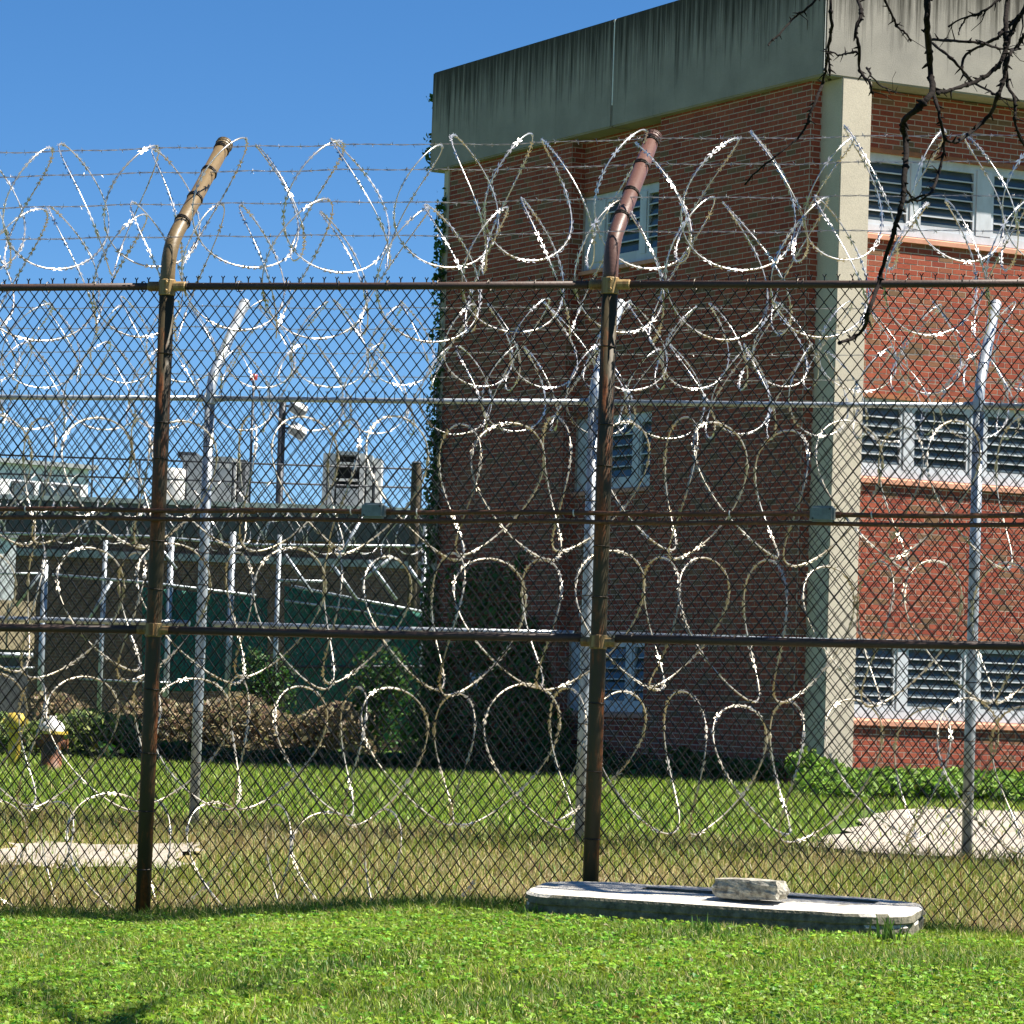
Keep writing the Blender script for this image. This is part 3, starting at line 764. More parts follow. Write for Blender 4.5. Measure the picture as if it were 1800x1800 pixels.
# conduit pair strapped across the mesh
cond = empty('conduit_run', FB, -FYAW)
tag(cond, 'pair of thin rusty conduits strapped across the near fence', 'conduit')
for (z, nn, r) in ((2.385, -.062, .0135), (2.335, -.066, .0125)):
    q = [(S0 + k * .3, nn, z + .0085 * (S0 + k * .3) + .004 * sin(k * 1.3)) for k in range(31)]
    mb = MB().tube(q, r, 10)
    for k in (2, 10, 14, 18, 26): mb.tube([(S0 + k * .3 - .035, nn, z + .0085 * (S0 + k * .3)), (S0 + k * .3 + .035, nn, z + .0085 * (S0 + k * .3))], r * 1.35, 10)
    ob = mb.build('conduit', M['conduit'], cond)
mb = MB()
for s_ in (-.82, 1.22, 1.62, 2.55, 3.45, 3.92, 4.25): ring(mb, (s_, -.062, 2.385 + .0085 * s_), (1, .1, .1), .018, .004, 8)
mb.build('strap', M['plastic'], cond)
def jbox(px, label):
    s_ = px
    bm = bmesh.new(); bmesh.ops.create_cube(bm, size=1)
    for v in bm.verts: v.co = Vector((v.co.x * .135, v.co.y * .062, v.co.z * .088))
    bmesh.ops.bevel(bm, geom=bm.edges[:], offset=.012, segments=3, affect='EDGES')
    me = bpy.data.meshes.new('junction_box'); bm.to_mesh(me); bm.free()
    o = link('junction_box', me, M['jbox'], cond, (s_, -.10, 2.387 + .0085 * s_)); tag(o, label)
    lid = MB().box(-.055, .055, -.0335, -.0312, -.033, .033); lid.build('lid', M['jbox'], o)
    sc = MB()
    for a in (-1, 1): sc.tube([(a * .047, -.033, a * .026), (a * .047, -.037, a * .026)], .005, 8)
    sc.build('screw', M['tie'], o)
    MB().tube([(-.067, .036, -.002), (-.095, .036, -.002)], .019, 10).tube([(.067, .036, -.002), (.095, .036, -.002)], .019, 10).build('connector', M['conduit'], o)
jbox(1.372, 'grey junction box left of the right rusty post'); jbox(3.985, 'grey junction box in front of the corner column')

# ---- inner fence ----------------------------------------------------
fence2 = empty('chain_link_fence', (BB.x, BB.y, 0), -BYAW)
tag(fence2, 'galvanised grey chain link fence standing behind the rusty one', 'fence', 'chain link fences')
B0, B1, BT, BLW, BG = -3.0, 9.0, 3.665, 1.905, .3
V, F = chain_mesh(B0, B1, BG, BT, r=.0032, sides=4)
V[:, 1] -= .05
o = link('wire_mesh', np_mesh('wire_mesh', V, F, M['mesh_galv']), None, fence2); o['kind'] = 'stuff'
for i, s in enumerate((-3.04, 0.0, 3.10, 6.03, 9.1)):
    R = .040; path = bend_path(-.1, 3.80, .70, 4.50)
    o1 = MB().tube([path[0], Vector((0, 0, 1.3)), Vector((0, 0, 2.5)), Vector((0, 0, 3.62))], R, 18).build('post', M['galv'], fence2, (s, 0, 0))
    o2 = MB().tube([Vector((0, 0, 3.6201))] + path[3:], R * .98, 18).build('arm', M['galv'], o1)
    for ob in (o1, o2):
        for p_ in ob.data.polygons: p_.use_smooth = len(p_.vertices) == 4
    e = path[-1]; d = (e - path[-2]).normalized()
    MB().tube([e - d * .03, e, e + d * .02], [R * 1.1, R * 1.1, R * .5], 14).build('cap', M['galv'], o1)
    bk = MB().tube([(0, 0, BT - .04), (0, 0, BT + .04)], R * 1.14, 16)
    for sg in (-1, 1): bk.tube([(sg * .03, 0, BT), (sg * .11, 0, BT)], .028, 10)
    bk.build('rail_bracket', M['galv'], o1)
    tw = MB()
    for zz in (3.3, 2.9, 2.5, 2.2, 1.6, 1.2, .8): ring(tw, (0, 0, zz + R_(-.05, .05)), (0, R_(-.1, .1), 1), R * 1.08, .004)
    tw.build('tie_wire', M['tie'], o1)['kind'] = 'stuff'
for z, r in ((BT, .021), (BLW, .024)):
    for a, b in ((B0, -.1), (.1, 3.0), (3.2, 5.93), (6.13, 9.0)):
        ob = MB().tube([(a, 0, z), ((a + b) / 2, 0, z - .006), (b, 0, z)], r, 14).build('rail', M['galv'], fence2)
        for p_ in ob.data.polygons: p_.use_smooth = len(p_.vertices) == 4
for n_, z in ((.0, 3.85), (.22, 4.06), (.44, 4.27), (.64, 4.46)):
    mb = MB(); barbed(mb, (B0, n_, z), (B1, n_, z), step=.02); mb.build('barbed_wire', M['barbed'], fence2)

# ------------------------------------------------------------------ razor wire coils
def coil(frame_loc, frame_rz, s0, s1, nc, zc, R, p, mat, label, group, wr=.0042, squash=.9, amp=.47, seed=1, gap=.075, sag=.03, step=.035, bl_=1.0, clip=1):
    rs = random.Random(seed)
    turns = int((s1 - s0) / p); per = int(2 * pi * R / step); n = turns * per
    k = np.arange(n + 1); ph = k / per * 2 * pi
    s = s0 + p * ph / (2 * pi) + amp * p * np.cos(1.5 * ph - clip * .75 * pi)
    o1, o2, o3 = rs.uniform(0, 6), rs.uniform(0, 6), rs.uniform(0, 6)
    rr = R * (1 + .055 * np.sin(ph * .37 + o1) + .035 * np.sin(ph * .83 + o2) + .025 * np.sin(ph * 2.1 + o3))
    s = s + .05 * np.sin(ph * .29 + o2) + .02 * np.sin(ph * 1.37 + o1) + .02 * np.sin(ph * .83 + o3)
    z = zc + rr * np.sin(ph) - sag * np.abs(np.sin(s * pi / 2.69)) + .012 * np.sin(ph * .61 + o3)
    y = nc + rr * squash * np.cos(ph) + .015 * np.sin(ph * .45 + o1)
    P = np.stack([s, y, z], -1)
    T = np.gradient(P, axis=0); T /= np.linalg.norm(T, axis=1, keepdims=True)
    C0 = np.stack([s, np.full_like(s, nc), np.full_like(s, zc)], -1)
    U = P - C0; U -= T * (U * T).sum(1, keepdims=True); U /= np.linalg.norm(U, axis=1, keepdims=True); W = np.cross(T, U)
    sides = 5; rg = []
    for q in range(sides):
        a = 2 * pi * q / sides; rg.append(P + U * cos(a) * wr * 1.25 + W * sin(a) * wr * .85)
    Vt = np.stack(rg, 1).reshape(-1, 3); idx = np.arange(n)[:, None] * sides
    Ft = np.concatenate([np.concatenate([idx + q, idx + (q + 1) % sides, idx + sides + (q + 1) % sides, idx + sides + q], 1) for q in range(sides)])
    root = empty('razor_wire_coil', frame_loc, frame_rz); tag(root, label, 'razor wire', group)
    ow = link('wire', np_mesh('wire', Vt, Ft, mat), None, root)
    ow.data.polygons.foreach_set('use_smooth', [True] * len(ow.data.polygons))
    # blade barbs: four flat points around each stamped waist
    L = np.concatenate([[0], np.cumsum(np.linalg.norm(np.diff(P, axis=0), axis=1))]); nb_ = int(L[-1] / gap)
    bi = np.clip(np.searchsorted(L, (np.arange(nb_) + .5) * gap), 0, n); m_ = len(bi)
    a = rng.uniform(0, 2 * pi, m_)[:, None]; D1 = U[bi] * np.cos(a) + W[bi] * np.sin(a); D2 = np.cross(T[bi], D1)
    Vb = []; c = P[bi]; t = T[bi]; l = .034 * bl_; sd = .014 * bl_; wd = .0065 * bl_
    for sg, sn in ((1, 1), (1, -1), (-1, 1), (-1, -1)):
        tip = c + t * sg * l + D1 * sn * sd; b1 = c + t * sg * .004 + D1 * sn * .003; b2 = c + t * sg * .016 + D1 * sn * wd * .2
        mid = c + t * sg * .012 + D1 * sn * (wd + .004)
        Vb.append(np.stack([b1, b2, tip, mid], 1))
    Vb = np.concatenate(Vb).reshape(-1, 3); q = (np.arange(4 * m_) * 4)[:, None]; Fb = np.concatenate([q + [0, 1, 2], q + [0, 2, 3]])
    ob = link('barbs', np_mesh('barbs', Vb, Fb, mat), None, root); ob['kind'] = 'stuff'
    # clips joining neighbouring loops
    cl = MB()
    for j in range(0, n - per):
        v = 1.5 * ph[j] - clip * .75 * pi; v2 = 1.5 * ph[j + 1] - clip * .75 * pi
        if math.floor(v / pi) != math.floor(v2 / pi) and j % 1 == 0:
            cl.tube([Vector(P[j] - T[j] * .012), Vector(P[j] + T[j] * .012)], wr * 2.0, 6)
    o_ = cl.build('clips', mat, root); o_['kind'] = 'stuff'
    return root
GRP = 'razor wire coils on the near fence'
fl, fr = tuple(FB), -FYAW
coil(fl, fr, S0, S1, .50, 4.245, .375, .305, M['razor'], 'topmost razor wire coil hung from the highest barbed strand of the near fence', GRP, seed=3, sag=.0)
coil(fl, fr, S0, S1, .40, 3.845, .385, .300, M['razor'], 'second razor wire coil, spanning the top rail of the near fence', GRP, seed=11, sag=.01)
coil(fl, fr, S0, S1, .50, 2.60, .39, .33, M['razor_old'], 'razor wire coil hanging behind the conduits at mid height', GRP, seed=21, wr=.0048, clip=-1, amp=.44)
coil(fl, fr, S0, S1, .52, 1.82, .39, .325, M['razor_old'], 'razor wire coil behind the lower rail of the near fence', GRP, seed=35, wr=.0048, clip=-1, amp=.44)
coil(fl, fr, S0, S1, .54, 1.04, .39, .335, M['razor_old'], 'razor wire coil just below the lower rail, above the ground coil', GRP, seed=47, wr=.0048, clip=-1, amp=.44)
coil(fl, fr, S0, 1.6, .56, .33, .37, .36, M['razor_old'], 'lowest razor wire coil lying in the dry weeds', GRP, seed=59, wr=.0048, clip=-1, amp=.44)
GRP2 = 'razor wire coils on the inner fence'
bl_loc, br = (BB.x, BB.y, 0), -BYAW
coil(bl_loc, br, B0, B1, .42, 4.14, .33, .30, M['razor'], 'upper razor wire coil along the top of the galvanised inner fence', GRP2, seed=63, step=.045, sag=0)
coil(bl_loc, br, B0, B1, .30, 3.78, .34, .29, M['razor'], 'lower razor wire coil along the rail of the galvanised inner fence', GRP2, seed=77, step=.045, sag=0)

# ------------------------------------------------------------------ drain slab and broken concrete at the fence foot
SL = FB + Vector((cos(FYAW), -sin(FYAW), 0)) * 3.60 + Vector((-sin(FYAW), -cos(FYAW), 0)) * .52
slab = empty('drain_slab', (SL.x, SL.y, 0), -FYAW)
tag(slab, 'weathered white concrete drain slab with iron grate at the fence foot', 'slab')
def slab_mesh():
    bm = bmesh.new(); n = 96; a, b = 1.06, .40
    def outer(i, k=1.0):
        t = 2 * pi * i / n; c, s = cos(t), sin(t)
        x = abs(c) ** .35 * (1 if c > 0 else -1) * a; y = abs(s) ** .55 * (1 if s > 0 else -1) * b
        return x * k, y * k
    def inner(i):
        x, y = outer(i); return max(-.50, min(.80, x * .82)), .12 + max(.0, min(.13, y * .4 + .06))
    def ztop(x, y): return .300 + (y + .4) * .070 - .012 * x + .006 * noise.noise(Vector((x * 4, y * 4, 2)))
    R = []
    def addring(fn):
        R.append([bm.verts.new(fn(i)) for i in range(n)])
    def side(k, dz, am):
        def f(i):
            x, y = outer(i, k); q = noise.noise(Vector((x * 11, y * 11, dz * 40))) * am
            return (x * (1 + q), y * (1 + q), ztop(x, y) + dz + noise.noise(Vector((x * 7, y * 7, 3 + dz))) * am * .25)
        return f
    addring(side(.985, -.19, .03)); addring(side(1.0, -.12, .03)); addring(side(.995, -.075, .03)); addring(side(.985, -.06, .02)); addring(side(1.005, -.05, .02)); addring(side(1.0, -.015, .012)); addring(side(.985, 0, .004))
    for t in (.4, .75):
        addring(lambda i: (lambda o, q: (o[0] * (1 - t) + q[0] * t, o[1] * (1 - t) + q[1] * t, ztop(o[0] * (1 - t) + q[0] * t, o[1] * (1 - t) + q[1] * t)))(outer(i, .985), inner(i)))
    addring(lambda i: (inner(i)[0], inner(i)[1], ztop(*inner(i)) + .001)); addring(lambda i: (inner(i)[0], inner(i)[1], ztop(*inner(i)) - .09))
    for A, B in zip(R, R[1:]):
        for i in range(n):
            j = (i + 1) % n
            try: bm.faces.new((A[i], A[j], B[j], B[i]))
            except ValueError: pass
    bmesh.ops.recalc_face_normals(bm, faces=bm.faces[:])
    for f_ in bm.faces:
        if f_.normal.z < .55: f_.material_index = 1  # steep faces get the darker colour: moss plus painted shade
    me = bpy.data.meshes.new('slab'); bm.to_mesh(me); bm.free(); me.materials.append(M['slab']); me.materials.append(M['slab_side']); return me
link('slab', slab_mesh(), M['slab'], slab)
MB().box(-.56, .86, -.01, .33, .19, .215).build('drain_floor', M['dark'], slab)
for k in range(3):
    yy = .127 + k * .044; MB().box(-.50, .80, yy, yy + .02, .292, .316).build('grate_bar', M['grate'], slab)
for k in range(5):
    xx = -.34 + k * .24; MB().box(xx, xx + .012, .118, .252, .3165, .3225).build('cross_bar', M['grate'], slab)

def rock(loc, sx, sy, sz, rz, label, name='concrete_chunk', mat='chunk', seed=0):
    bm = bmesh.new(); bmesh.ops.create_cube(bm, size=1); bmesh.ops.subdivide_edges(bm, edges=bm.edges[:], cuts=7, use_grid_fill=True)
    for v in bm.verts:
        p = v.co.copy(); q = p.normalized() * .62; p = p * .72 + q * .28
        if p.z > 0: p.x *= 1 - .16 * p.z * (1 if p.x < 0 else .2)
        nn = noise.noise_vector(p * 3.2 + Vector((seed, 1, 2))) * .07 + noise.noise_vector(p * 9 + Vector((seed, 5, 2))) * .03
        p += nn; v.co = Vector((p.x * sx, p.y * sy, p.z * sz))
    me = bpy.data.meshes.new(name); bm.to_mesh(me); bm.free()
    o = link(name, me, M[mat], None, loc, rz); tag(o, label, 'rubble'); return o
q = at(1320, 1562, 19.75)
rock((q.x, q.y, q.z - .003), .37, .20, .105, -FYAW - .1, 'angular grey lump of broken concrete resting on the drain slab', seed=3)

def tuft(px, py, Y, n, hgt, label, name='weed_tuft', wid=(.008, .016), base=(.075, .16, .025)):
    c = at(px, py, Y); c.z = float(gz(c.x, c.y))
    x = c.x + rng.normal(0, .035, n); y = c.y + rng.normal(0, .03, n)
    V, T, C = blades(x - c.x, y - c.y, rng.uniform(hgt * .5, hgt, n), rng.uniform(wid[0], wid[1], n), rng.uniform(.1, .7, n), tint(n, base, (.01, .012, .004), .25), np.zeros(n))
    o = link(name, np_mesh(name, V, T, M['grass'], C), loc=c); tag(o, label, 'weeds'); return o
tuft(1555, 1618, 18.7, 16, .19, 'clump of broad upright blades at the right end of the slab', wid=(.016, .028))
tuft(1578, 1622, 18.6, 12, .17, 'leaning broad blades at the slab corner', wid=(.014, .026))
tuft(1240, 1618, 18.9, 26, .13, 'small leafy weed against the front of the slab')
tuft(935, 1600, 19.9, 50, .12, 'grass clump beside the left end of the slab', wid=(.005, .01), base=(.10, .20, .03))
tuft(1085, 1580, 20.9, 60, .22, 'tall grass clump behind the slab by the right rusty post', wid=(.006, .012), base=(.13, .23, .03))

# ------------------------------------------------------------------ bare branches hanging into view
tree = empty('bare_tree', (4.2, 9.5, 0)); tag(tree, 'bare thorny tree whose dark branches hang over the fence at upper right', 'tree')
tl_ = Vector((4.2, 9.5, 0))
def off(p): return Vector(p) - tl_
MB().tube([off((4.2, 9.5, -.2)), off((4.25, 9.6, 1.2)), off((4.15, 9.9, 2.6)), off((4.3, 10.6, 4.2)), off((4.2, 11.6, 5.6)), off((3.9, 12.8, 6.6))], [.19, .16, .145, .12, .10, .075], 12).build('trunk', M['bark'], tree, smooth=True)
BR = [  # photo polylines of each branch, start depth, thickness px
 ([(1460, -60), (1460, -5), (1462, 45), (1456, 92), (1458, 130)], 16.2, (6, 4)),
 ([(1506, -60), (1508, -5), (1513, 25), (1504, 57), (1511, 82), (1512, 124), (1529, 147), (1533, 162)], 16.6, (7, 4)),
 ([(1508, 92), (1490, 94), (1476, 97), (1462, 92), (1451, 88)], 16.55, (4, 2)),
 ([(1522, 119), (1530, 128), (1533, 137), (1552, 152), (1565, 160), (1574, 162)], 16.5, (4, 2)),
 ([(1552, -50), (1554, -5), (1566, 23), (1577, 46), (1590, 57), (1602, 72)], 16.0, (5, 3)),
 ([(1448, -20), (1437, -4), (1419, 14), (1392, 34), (1369, 60), (1350, 79)], 16.0, (5, 2.5)),
 ([(1627, -70), (1629, -5), (1630, 46), (1634, 92), (1636, 128), (1638, 163), (1616, 188), (1588, 213), (1593, 247), (1591, 293), (1586, 353), (1571, 405), (1556, 455), (1543, 500), (1527, 545), (1522, 570), (1505, 592), (1475, 603)], 15.4, (12, 5.5)),
 ([(1638, 160), (1650, 197), (1657, 229), (1659, 266), (1650, 302), (1637, 337), (1615, 347), (1593, 355)], 15.45, (6, 4)),
 ([(1637, 69), (1665, 71), (1694, 73), (1730, 76), (1758, 85), (1790, 85)], 15.5, (5, 4)),
 ([(1639, 76), (1666, 98), (1689, 119), (1707, 142), (1740, 160), (1762, 174), (1788, 176)], 15.6, (5, 3)),
 ([(1850, -60), (1801, 20), (1767, 50), (1753, 66), (1726, 80), (1698, 96), (1691, 124), (1703, 142)], 15.9, (7, 4)),
 ([(1836, -70), (1801, 12), (1781, 50), (1769, 82), (1758, 110), (1735, 133), (1707, 147), (1680, 156), (1648, 163)], 15.0, (9, 6)),
 ([(1778, -70), (1772, -5), (1767, 46), (1769, 92), (1765, 137), (1753, 174), (1740, 201), (1712, 229), (1680, 250), (1662, 243)], 15.2, (9, 5)),
 ([(1772, 100), (1769, 142), (1783, 174), (1786, 220), (1801, 258), (1830, 300)], 15.25, (6, 4)),
 ([(1775, -12), (1758, -2), (1726, 21), (1698, 30), (1669, 45)], 15.3, (5, 3)),
 ([(1445, 150), (1433, 178), (1421, 210), (1410, 233), (1364, 275), (1340, 293), (1310, 322)], 16.3, (5, 3)),
 ([(1456, 92), (1452, 120), (1445, 150)], 16.25, (5, 4)),
 ([(1591, 330), (1605, 350), (1618, 352), (1640, 335)], 15.45, (4, 3)),
 ([(1800, 60), (1786, 85), (1776, 92), (1768, 118)], 15.1, (6, 5)),
 ([(1700, 30), (1690, 45), (1686, 60)], 15.35, (3, 2)),
]
def smooth_line(pts, k=4):
    o_ = []
    for i in range(len(pts) - 1):
        p0, p1, p2, p3 = pts[max(i-1, 0)], pts[i], pts[i+1], pts[min(i+2, len(pts)-1)]
        for j in range(k):
            t = j / k; o_.append(p0 * (-.5*t+t*t-.5*t**3) + p1 * (1-2.5*t*t+1.5*t**3) + p2 * (.5*t+2*t*t-1.5*t**3) + p3 * (-.5*t*t+.5*t**3))
    o_.append(pts[-1]); return o_
hub = Vector((3.9, 12.8, 6.6))
for bi, (pl, Y, (w0, w1)) in enumerate(BR):
    px_m = Y / FPX
    P = []
    for i, (px, py) in enumerate(pl):
        P.append(at(px, py, Y + .5 * noise.noise(Vector((bi * 3.3, i * .45, 1.7)))))
    P = smooth_line(P)
    P = [p + Vector((R_(-1, 1), R_(-1, 1), R_(-1, 1))) * .0035 for p in P]
    rad = [(w0 + (w1 - w0) * i / (len(P) - 1)) * .5 * px_m * (1 + R_(-.12, .25)) for i in range(len(P))]
    if pl[0][1] < -8:      # runs on upwards out of sight to the crown
        top = P[0]; ext = [hub, hub * .66 + top * .34 + Vector((0, 0, .9)), hub * .3 + top * .7 + Vector((0, 0, .75))]
        P = ext + P; rad = [.03, .022, max(rad[0] * 1.2, .014)] + rad
    mb = MB().tube([off(p) for p in P], rad, 7)
    # short spurs, buds and thorns
    for i in range(2, len(P) - 1):
        if R_(0, 1) < .55:
            d = (P[i+1] - P[i]).normalized(); s_ = d.cross(Vector((R_(-1, 1), R_(-1, 1), R_(-1, 1)))).normalized(); ln = R_(.012, .04)
            a_ = off(P[i]); b_ = a_ + s_ * ln * .5 + d * ln * .2; c_ = a_ + s_ * ln + d * ln * .5
            mb.tube([a_, b_, c_], [rad[i] * .8, rad[i] * .6, rad[i] * .22], 5)
            if R_(0, 1) < .4: mb.tube([a_ - d * .012, a_, a_ + d * .012], [rad[i] * .9, rad[i] * 1.45, rad[i] * .9], 6)
        if R_(0, 1) < .08:
            d = (P[i+1] - P[i]).normalized(); s_ = d.cross(Vector((R_(-1, 1), R_(-1, 1), R_(-1, 1)))).normalized(); ln = R_(.06, .13); a_ = off(P[i])
            mb.tube([a_, a_ + s_ * ln * .5 + d * ln * .3, a_ + s_ * ln * .8 + d * ln * .9], [rad[i] * .5, rad[i] * .35, .0012], 5)
    # knobbly tip
    e = off(P[-1]); mb.tube([e, e + (P[-1] - P[-2]).normalized() * .012], [rad[-1] * 1.4, rad[-1] * .5], 6)
    mb.build('branch', M['bark'], tree, smooth=True)

# ------------------------------------------------------------------ yard behind, left of the building
def pipe(name, pts, r, mat, parent, n=10):
    ob = MB().tube(pts, r, n).build(name, mat, parent)
    for p_ in ob.data.polygons: p_.use_smooth = len(p_.vertices) == 4
    return ob
FY = 62.0
fence3 = empty('screened_fence', tuple(at(410, 1340, FY)))
org = at(410, 1340, FY)
def fo(px, py, dy=0.): return at(px, py, FY + dy) - org
tag(fence3, 'far chain link fence hung with green windscreen fabric left of the building', 'fence')
for px, t_ in ((80, 985), (186, 950), (302, 945), (410, 935), (492, 940), (748, 925), (-40, 945)):
    a = fo(px, t_); b = Vector((a.x, a.y, .4 - org.z)); pipe('post', [b, a], .055 if px in (80, 302, 410) else .042, M['galv'], fence3)
pipe('rail', [fo(-60, 936), fo(260, 943), fo(450, 958), fo(750, 960)], .026, M['galv'], fence3)
pipe('rail', [fo(92, 1010, -.05), fo(260, 1024, -.05), fo(450, 1047, -.05)], .026, M['galv'], fence3)
pipe('rail', [fo(488, 1020, -.1), fo(570, 1022, -.1)], .026, M['galv'], fence3)
pipe('rail', [fo(512, 1030, -.12), fo(620, 1052, -.12), fo(746, 1076, -.12)], .028, M['galv'], fence3)
pipe('rail', [fo(502, 1056, -.12), fo(620, 1072, -.12), fo(700, 1085, -.12)], .022, M['galv'], fence3)
pipe('rail', [fo(500, 1172, -.1), fo(746, 1172, -.1)], .026, M['pole'], fence3)
pipe('rail', [fo(-60, 1150, -.1), fo(58, 1152, -.1)], .045, M['galv'], fence3)
pipe('rail', [fo(-60, 1172, -.1), fo(60, 1174, -.1)], .022, M['galv'], fence3)
pipe('rail', [fo(140, 1193, -.1), fo(245, 1199, -.1), fo(300, 1200, -.1)], .020, M['galv'], fence3)
pipe('rail', [fo(276, 1256, -.1), fo(390, 1259, -.1)], .03, M['pole'], fence3)
pipe('rail', [fo(-60, 1008, -.1), fo(78, 1008, -.1)], .02, M['galv'], fence3)
for a, b, mt in (((502, 975), (548, 1042), 'galv'), ((585, 993), (627, 1053), 'galv'), ((648, 985), (697, 1054), 'galv'), ((718, 995), (742, 1030), 'galv'), ((690, 978), (636, 1020), 'galv'), ((632, 918), (582, 1005), 'galv'),
                 ((76, 1000), (28, 1066), 'galv'), ((196, 1022), (150, 1100), 'galv'), ((272, 950), (310, 1000), 'galv')):
    pipe('brace', [fo(*a, -.2), fo(*b, -.2)], .028, M[mt], fence3, 8)
# fabric in two weathered sheets, with ripples
def fabric(pxs, tops, bot, dy, name='windscreen', mat='screen'):
    mb = MB(); nx_, nz_ = 60, 24
    for i in range(nx_ + 1):
        px = pxs[0] + (pxs[1] - pxs[0]) * i / nx_; tp = tops[0] + (tops[1] - tops[0]) * i / nx_
        for j in range(nz_ + 1):
            py = tp + (bot - tp) * j / nz_; q = fo(px, py, dy); q.y += .045 * noise.noise(Vector((px * .05, py * .05, 0))) + .02 * noise.noise(Vector((px * .16, py * .16, 4)))
            q.z = max(q.z, .45 - org.z); mb.v.append(tuple(q))
    for i in range(nx_):
        for j in range(nz_):
            a = i * (nz_ + 1) + j; mb.f.append((a, a + nz_ + 1, a + nz_ + 2, a + 1))
    ob = mb.build(name, M[mat], fence3, smooth=True); md = ob.modifiers.new('thickness', 'SOLIDIFY'); md.thickness = .006; return ob
fabric((500, 744), (1030, 1078), 1300, .06)
fabric((250, 470), (1032, 1052), 1215, .07)
V, F = chain_mesh(0, 8.9, .45, 4.0, r=.0028, sides=3, spikes=False)
V[:, 0] += at(-60, 1000, FY).x - org.x; V[:, 2] -= org.z
o = link('wire_mesh', np_mesh('wire_mesh', V, F, M['mesh_galv']), None, fence3); o['kind'] = 'stuff'
a = at(-60, 905, FY + .3)
coil((a.x, a.y, 0), 0, 0, 8.4, 0, a.z - .05, .36, .36, M['razor'], 'bright razor wire coil along the far screened fence', 'razor wire coils beyond the inner fence', seed=91, step=.06, bl_=1.4)
coil((a.x, a.y + .4, 0), 0, 0, 5.6, 0, a.z + .45, .34, .40, M['razor'], 'razor wire coil in front of the white shed roofline', 'razor wire coils beyond the inner fence', seed=95, step=.06, bl_=1.4)

# tan dry brush on the bank behind the lawn, and shaded undergrowth
def brush(px0, px1, Y, h, n, base, label, name, mat='leaf', size=(.05, .14)):
    a, b = at(px0, 1300, Y), at(px1, 1300, Y); g0 = .47
    x = rng.uniform(a.x, b.x, n); y = Y + rng.normal(0, .5, n)
    top = h * (.85 + .12 * np.sin(x * 1.7) * np.cos(x * .63) + .12 * np.sin(x * 4.1))
    P = np.stack([x, y, g0 + np.abs(top) * rng.random(n) ** .8], -1); c = ((a.x + b.x) / 2, Y, g0)
    V, T, C = leaves(P - np.array(c), rng.uniform(size[0], size[1], n), tint(n, base, (.02, .02, .01), .3), 1.2)
    o = link(name, np_mesh(name, V, T, M[mat], C), loc=c); tag(o, label, 'brush', kind='stuff'); return o
brush(60, 660, 59.5, 1.0, 15000, (.25, .20, .12), 'tan dry brush on the bank behind the green lawn', 'dry_brush')
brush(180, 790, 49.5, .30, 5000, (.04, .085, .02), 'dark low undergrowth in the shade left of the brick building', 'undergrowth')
brush(-40, 240, 50.5, .75, 4000, (.16, .21, .06), 'mixed green weeds around the hydrant', 'weeds')
for i, (px, Y, hh, lab) in enumerate(((465, 60.5, 2.2, 'leafy green sapling against the green windscreen'), (665, 58.5, 2.0, 'green bush in front of the right part of the green windscreen'), (752, 57.5, 1.6, 'tall dark bush against the far end of the side wall'))):
    q = at(px, 1330, Y); shrub((q.x, q.y), .55, .5, hh, 1300, (.05, .115, .025), lab, 'bushes by the far fence', (.06, .12))

# hydrant and yellow marker post
def lathe(mb, prof, n=20, c=(0, 0, 0)):
    b = len(mb.v)
    for (r, z) in prof:
        for k in range(n): a = 2*pi*k/n; mb.v.append((c[0] + r*cos(a), c[1] + r*sin(a), c[2] + z))
    for i in range(len(prof) - 1):
        for k in range(n): k2 = (k+1) % n; mb.f.append((b+i*n+k, b+i*n+k2, b+(i+1)*n+k2, b+(i+1)*n+k))
    return mb
q = at(90, 1345, 42.0); q.z = float(gz(q.x, q.y))
hy = empty('fire_hydrant', q); tag(hy, 'orange fire hydrant with white bonnet in the weeds at far left', 'hydrant')
lathe(MB(), [(.0, 0), (.17, 0), (.17, .04), (.12, .05), (.115, .30), (.13, .40), (.13, .44), (.0, .44)]).build('barrel', M['hydrant'], hy, smooth=True)
lathe(MB(), [(.0, .44), (.175, .44), (.175, .475), (.0, .475)]).build('flange', M['yellow'], hy)
lathe(MB(), [(.14, .475), (.135, .53), (.10, .58), (.045, .605), (.04, .65), (.0, .65)]).build('bonnet', M['white_paint'], hy, smooth=True)
for sx in (-1, 1): MB().tube([(0, 0, .33), (sx * .16, 0, .33), (sx * .18, 0, .33)], [.05, .05, .065], 12).build('outlet', M['hydrant'], hy)
MB().tube([(0, 0, .28), (0, -.16, .28), (0, -.185, .28)], [.065, .065, .08], 12).build('outlet', M['dark'], hy)
q = at(24, 1345, 42.0); q.z = float(gz(q.x, q.y))
yp = empty('valve_post', q); tag(yp, 'yellow valve marker post left of the hydrant', 'post')
lathe(MB(), [(.07, 0), (.07, .42), (.085, .43), (.085, .47), (.06, .49)]).build('post', M['yellow'], yp, smooth=True)
lathe(MB(), [(.06, .49), (.11, .50), (.115, .60), (.08, .66), (.0, .67)]).build('head', M['yellow'], yp, smooth=True)
MB().tube([(-.14, 0, .57), (.14, 0, .57)], .03, 10).build('wrench_nut', M['yellow'], yp)

